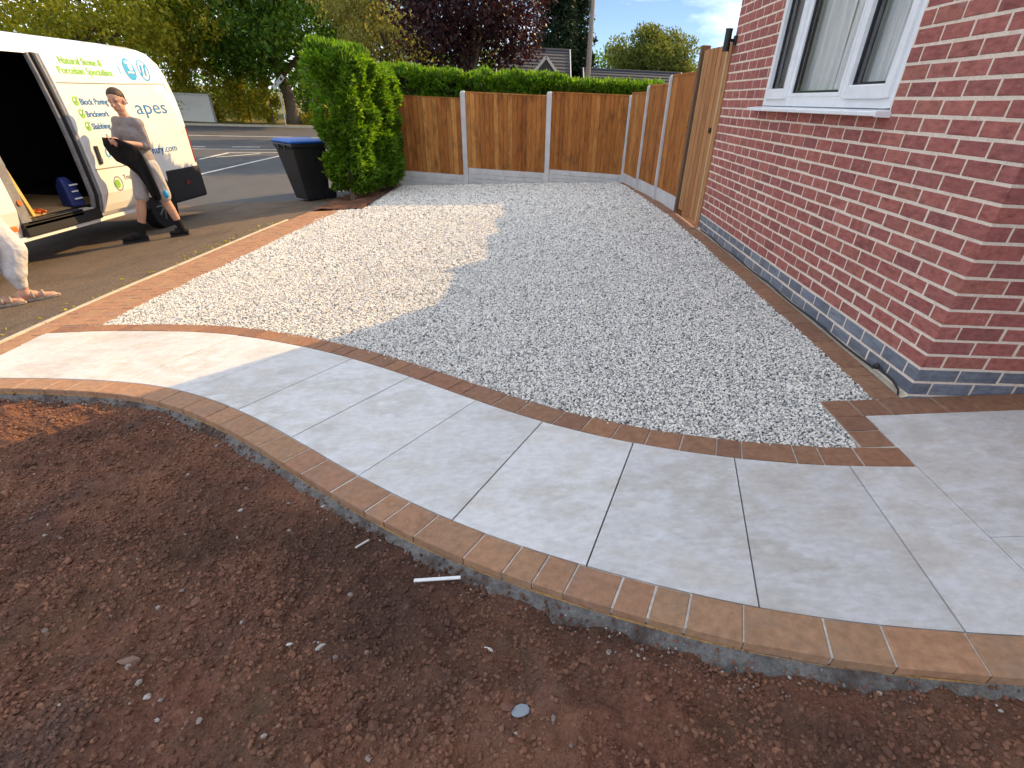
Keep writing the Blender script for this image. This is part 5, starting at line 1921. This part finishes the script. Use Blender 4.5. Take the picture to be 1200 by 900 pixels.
for s_, sg in ((s1, 1), (s2, -1)):
    tp.cap(s_, s_+V3(0, 0, -.24)+L2*.035*sg, .062, .056, 10)
bake_blend('top', tp, TSHIRT, wm_, .010, 4, fold=.009)
tr_ = MB().cap(pel2-L2*.05, pel2+L2*.05, .14, .14, 12)
for h_, k_, a_ in ((h1, k1, a1), (h2, k2, a2)):
    c_ = a_+V3(0, 0, .075)
    tr_.cap(h_, k_, .118, .100, 14).cap(k_, c_+V3(0, 0, .10), .100, .092, 12).cap(c_+V3(0, 0, .10), c_, .088, .058, 12)
bake_blend('trousers', tr_, TROUSERS, wm_, .010, 6, fold=.004)
for t_, e_ in ((t1, e1), (t2, e2)):
    dv = (t_-e_).normalized()
    sn = Vector((-dv.y, dv.x, 0))
    pl = []
    for u, w in ((-.12, .02), (-.08, .034), (.3, .034), (.65, .045), (.98, .045), (1.15, .032), (1.2, .01)):
        pl.append((e_+(t_-e_)*u+sn*w, e_+(t_-e_)*u-sn*w))
    poly = [p[1] for p in pl]+[p[0] for p in reversed(pl)]
    so_ = MB().prism([(p.x, p.y) for p in poly], 0, 0, lambda x, y: gz(x)-.001, lambda x, y: gz(x)+.018).build('sandal', SANDAL, wm_)
    for f_ in (.42, .72):
        c_ = e_+(t_-e_)*f_
        MB().tube([c_+sn*.046*math.cos(q)+V3(0, 0, .010+(.075-.035*f_)*math.sin(q)) for q in np.linspace(0, math.pi, 9)], .010, 8).build('sandal_strap', SANDAL, so_, smooth=True)

# ------------------------------------------------------------------ trees and houses beyond
tree('street_tree', 'big dark green tree with forked trunk on the far verge', (-17.9, 38, -.66), 7.0, (-18.4, 38, 5.2), (8.6, 6, 3.9), 170, 1.15, 36000, .25, LEAF_GREEN, trunk_r=.36, lean=(-.5, 0), forks=16, trunk_to=.60, seed=1, group='trees along the road')
tree('yellow_tree', 'yellow leaved tree rising above the van roof', (-27, 33, -.66), 6, (-25.6, 33, 4.4), (7.4, 4, 3.2), 110, 1.0, 24000, .21, LEAF_YELLOW, trunk_r=.22, forks=12, seed=2, group='trees along the road', hollow=.6)
tree('birch_tree', 'pale drooping birch between the big street tree and the copper beech', (-9.1, 28, -.75), 7, (-9.2, 28, 4.6), (2.6, 2.2, 3.4), 60, .75, 11000, .17, LEAF_PALE, trunk_r=.12, forks=9, seed=3, droop=.9, group='trees along the road')
tree('copper_beech', 'dark purple copper beech above the clipped hedge', (-4.6, 22, -.75), 6.5, (-4.75, 22, 4.15), (3.05, 2.6, 2.75), 80, .72, 19000, .15, LEAF_PURPLE, trunk_r=.24, forks=10, seed=4, group='trees along the road')
tree('conifer', 'dark tall conifer left of the telegraph pole, nearer the copper beech', (-1.35, 32, -.75), 9, (-1.35, 32, 4.2), (1.2, 1.2, 4.6), 130, .5, 26000, .17, LEAF_CONIFER, trunk_r=.16, taper=.75, trunk_to=.85, seed=5, group='dark conifers beyond the hedge')
tree('conifer', 'dark conifer just behind the telegraph pole', (-.30, 33, -.75), 8.4, (-.30, 33, 3.7), (1.25, 1.2, 4.3), 130, .5, 26000, .17, LEAF_CONIFER, trunk_r=.16, taper=.75, trunk_to=.85, seed=6, group='dark conifers beyond the hedge')
tree('round_tree', 'light green rounded tree behind the long slate roof', (5.0, 40, -.75), 5, (5.2, 40, 3.1), (3.0, 2.4, 2.0), 75, .75, 24000, .17, LEAF_LIGHT, trunk_r=.22, forks=8, seed=7, group='trees along the road')
for i, (x, y, zt, rx, lb) in enumerate(((-23.0, 36.6, 2.5, 2.0, 'yellow bush against the white wall beside the van'), (-20.3, 37.2, 2.0, 1.6, 'yellow conical bush in the middle of the far verge'), (-18.75, 36.9, 1.7, .62, 'narrow yellow bush just left of the big street trunk'))):
    r_ = thing('yellow_bush', lb, 'bush', (x, y, -.66), 'yellow bushes across the road')
    n = (16, 14, 6)[i]
    cs = [(x+random.uniform(-1, 1)*rx*(1-.6*t), y+random.uniform(-.6, .6), -.45+(zt+.45)*t) for t in np.linspace(.05, .95, n)]
    leaf_blob(r_, cs, [.62*(1.1-.35*t)*min(1, rx) for t in np.linspace(0, 1, n)], (5200, 4600, 1800)[i], .17, LEAF_YELLOW, 'foliage')
    MB().tube([(x, y, -.7), (x+.05, y, zt*.5)], [.07, .03], 6).build('stem', BARK, r_)
m = thing('low_bush', 'low green yellow bush at the foot of the street tree', 'bush', (-16.2, 38.8, -.66))
leaf_blob(m, [(-16.6, 38.6, -.3), (-15.9, 38.9, -.2), (-15.0, 39.2, -.3), (-17.2, 38.4, -.45)], [.6, .7, .7, .4], 2600, .14, LEAF_YELLOW, 'foliage')
# dark mass of garden trees that closes the view across the road
cs, rs = [], []
for i in range(220):
    s = random.uniform(-26, 46)
    p = RF+RD*s+RN*random.uniform(11, 20)
    cs.append((p[0], p[1], random.uniform(-.6, 4.6)))
    rs.append(random.uniform(1.0, 1.9))
V_ = leaf_blob(None, cs, rs, 46000, .34, LEAF_GREEN, 'distant_trees')
tag(V_, kind='stuff')

ww = MB().box(-26.5, -21.75, 35.6, 35.9, -.8, .62).box(-26.55, -21.7, 35.55, 35.95, .62, .70).build('white_wall', RENDERW, None, bevel=.02)
tag(ww, 'white rendered garden wall across the road behind the van', 'wall')

def cottage(name, label, x0, x1, y0, y1, zb, ze, zr, wallm, roofm, gable=None, ridge='x', courses=9):
    r_ = thing(name, label, 'house', ((x0+x1)/2, (y0+y1)/2, zb))
    m = MB().box(x0, x1, y0, y1, zb, ze)
    ym = (y0+y1)/2
    m.add([(x0, y0, ze), (x0, y1, ze), (x0, ym, zr-.06), (x1, y0, ze), (x1, y1, ze), (x1, ym, zr-.06)], [(0, 2, 1), (3, 4, 5)])
    wl = m.build('wall', wallm, r_)
    # roof planes laid as overlapping courses of tiles
    rm_ = MB()
    for s in (-1, 1):
        ye = (y0-.3) if s < 0 else (y1+.3)
        for k in range(courses):
            a, b = k/courses, (k+1)/courses
            ya, yb = ye+(ym-ye)*a, ye+(ym-ye)*b
            za, zb2 = ze-.15+(zr-ze+.15)*a, ze-.15+(zr-ze+.15)*b
            rm_.add([(x0-.25, ya, za+.05), (x1+.25, ya, za+.05), (x1+.25, yb, zb2+.015), (x0-.25, yb, zb2+.015), (x0-.25, ya, za), (x1+.25, ya, za)], [(0, 1, 2, 3) if s < 0 else (3, 2, 1, 0), (4, 5, 1, 0)])
    rf = rm_.build('roof', roofm, r_)
    MB().tube([(x0-.27, ym, zr+.02), (x1+.27, ym, zr+.02)], .07, 8).build('ridge', roofm, rf)
    for s in (0, 1):
        xg = (x0-.26, x1+.26)[s]
        bb = MB()
        for q in (-1, 1):
            ye = (y0-.3) if q < 0 else (y1+.3)
            bb.bar((xg, ye, ze-.13), (xg, ym, zr+.01), .04, .16)
        bb.build('bargeboard', RENDERW, rf)
    for wx in np.linspace(x0+.6, x1-.6, max(1, int((x1-x0)/1.6))):
        f_ = ring_y(wx-.4, wx+.4, y0-.02, zb+1.0, zb+1.9).build('window', UPVC, r_)
        MB().box(wx-.34, wx+.34, y0-.012, y0-.006, zb+1.06, zb+1.84).build('pane', GASKET, f_)
    return r_, rf
def ring_y(x0, x1, y, z0, z1, w=.06):
    m = MB()
    return m.box(x0, x0+w, y, y+.03, z0, z1).box(x1-w, x1, y, y+.03, z0, z1).box(x0+w, x1-w, y, y+.03, z0, z0+w).box(x0+w, x1-w, y, y+.03, z1-w, z1)
bun, brf = cottage('tiled_bungalow', 'grey tiled bungalow roof between the copper beech and the telegraph pole', -3.6, -1.0, 25.0, 29.0, -.8, 2.05, 2.98, DULLBRICK, TILE)
gm_ = MB()
gm_.add([(-2.35, 24.6, 2.0), (-1.25, 24.6, 2.0), (-1.8, 24.6, 2.60), (-2.35, 26.2, 2.0), (-1.25, 26.2, 2.0), (-1.8, 26.6, 2.60)], [(0, 1, 2), (1, 4, 5, 2), (0, 2, 5, 3)])
gm_.build('front_gable', TILE, bun)
MB().bar((-2.42, 24.57, 1.98), (-1.8, 24.57, 2.64), .04, .10).bar((-1.18, 24.57, 1.98), (-1.8, 24.57, 2.64), .04, .10).build('gable_bargeboard', RENDERW, bun)
cottage('slate_bungalow', 'long low dark slate roof to the right of the telegraph pole', .45, 5.1, 30, 33.5, -.8, 1.85, 2.58, DULLBRICK, SLATE, courses=7)
cottage('brick_cottage', 'dim red brick house half hidden behind the big street tree', -23.5, -18.2, 55, 60, -.8, 2.2, 3.8, DULLBRICK, SLATE)

tp_ = thing('telegraph_pole', 'grey wooden telegraph pole rising beside the conifers', 'pole', (-.08, 24, -.8))
MB().tube([(-.08, 24, -.85), (-.09, 24, 2.5), (-.10, 24, 6.2)], [.115, .10, .085], 12).build('pole', POLEWOOD, tp_, smooth=True)
MB().box(-.35, .18, 23.86, 23.94, 4.75, 4.85).build('crossarm', POLEWOOD, tp_)
for q in (-.30, .13):
    MB().tube([(q, 23.9, 4.85), (q, 23.9, 4.97)], [.03, .02], 8).build('insulator', BLACKP, tp_)
MB().box(-.24, -.17, 23.86, 23.92, 4.05, 4.35).build('junction_box', BLACKP, tp_)
lp = thing('lamp_post', 'slim dark lamp post rising in front of the birch', 'lamp post', (-11.3, 30, -.75))
MB().tube([(-11.3, 30, -.75), (-11.3, 30, .6), (-11.3, 30, .65), (-11.3, 30, 7)], [.10, .10, .065, .05], 10).build('pole', GALV, lp, smooth=False)
MB().tube([(-11.3, 30, 6.98), (-11.2, 29.6, 7.15), (-11.0, 29.0, 7.2)], .035, 8).build('arm', GALV, lp)
MB().ell((-10.9, 28.75, 7.2), (.14, .34, .07), 12, 8).build('lantern', GALV, lp, smooth=True)
sg = thing('sign_board', 'tilted white board on a post left of the street tree trunk', 'sign', (-17.75, 36.2, -.66))
MB().bar((-17.75, 36.25, -.7), (-17.70, 36.2, 1.55), .05, .05, up=(0, 1, 0)).build('post', RENDERW, sg)
MB().obox((-17.62, 36.12, 1.44), (.36, .0, .30), (0, .015, 0), (-.075, 0, .09)).build('board', UPVC, sg)
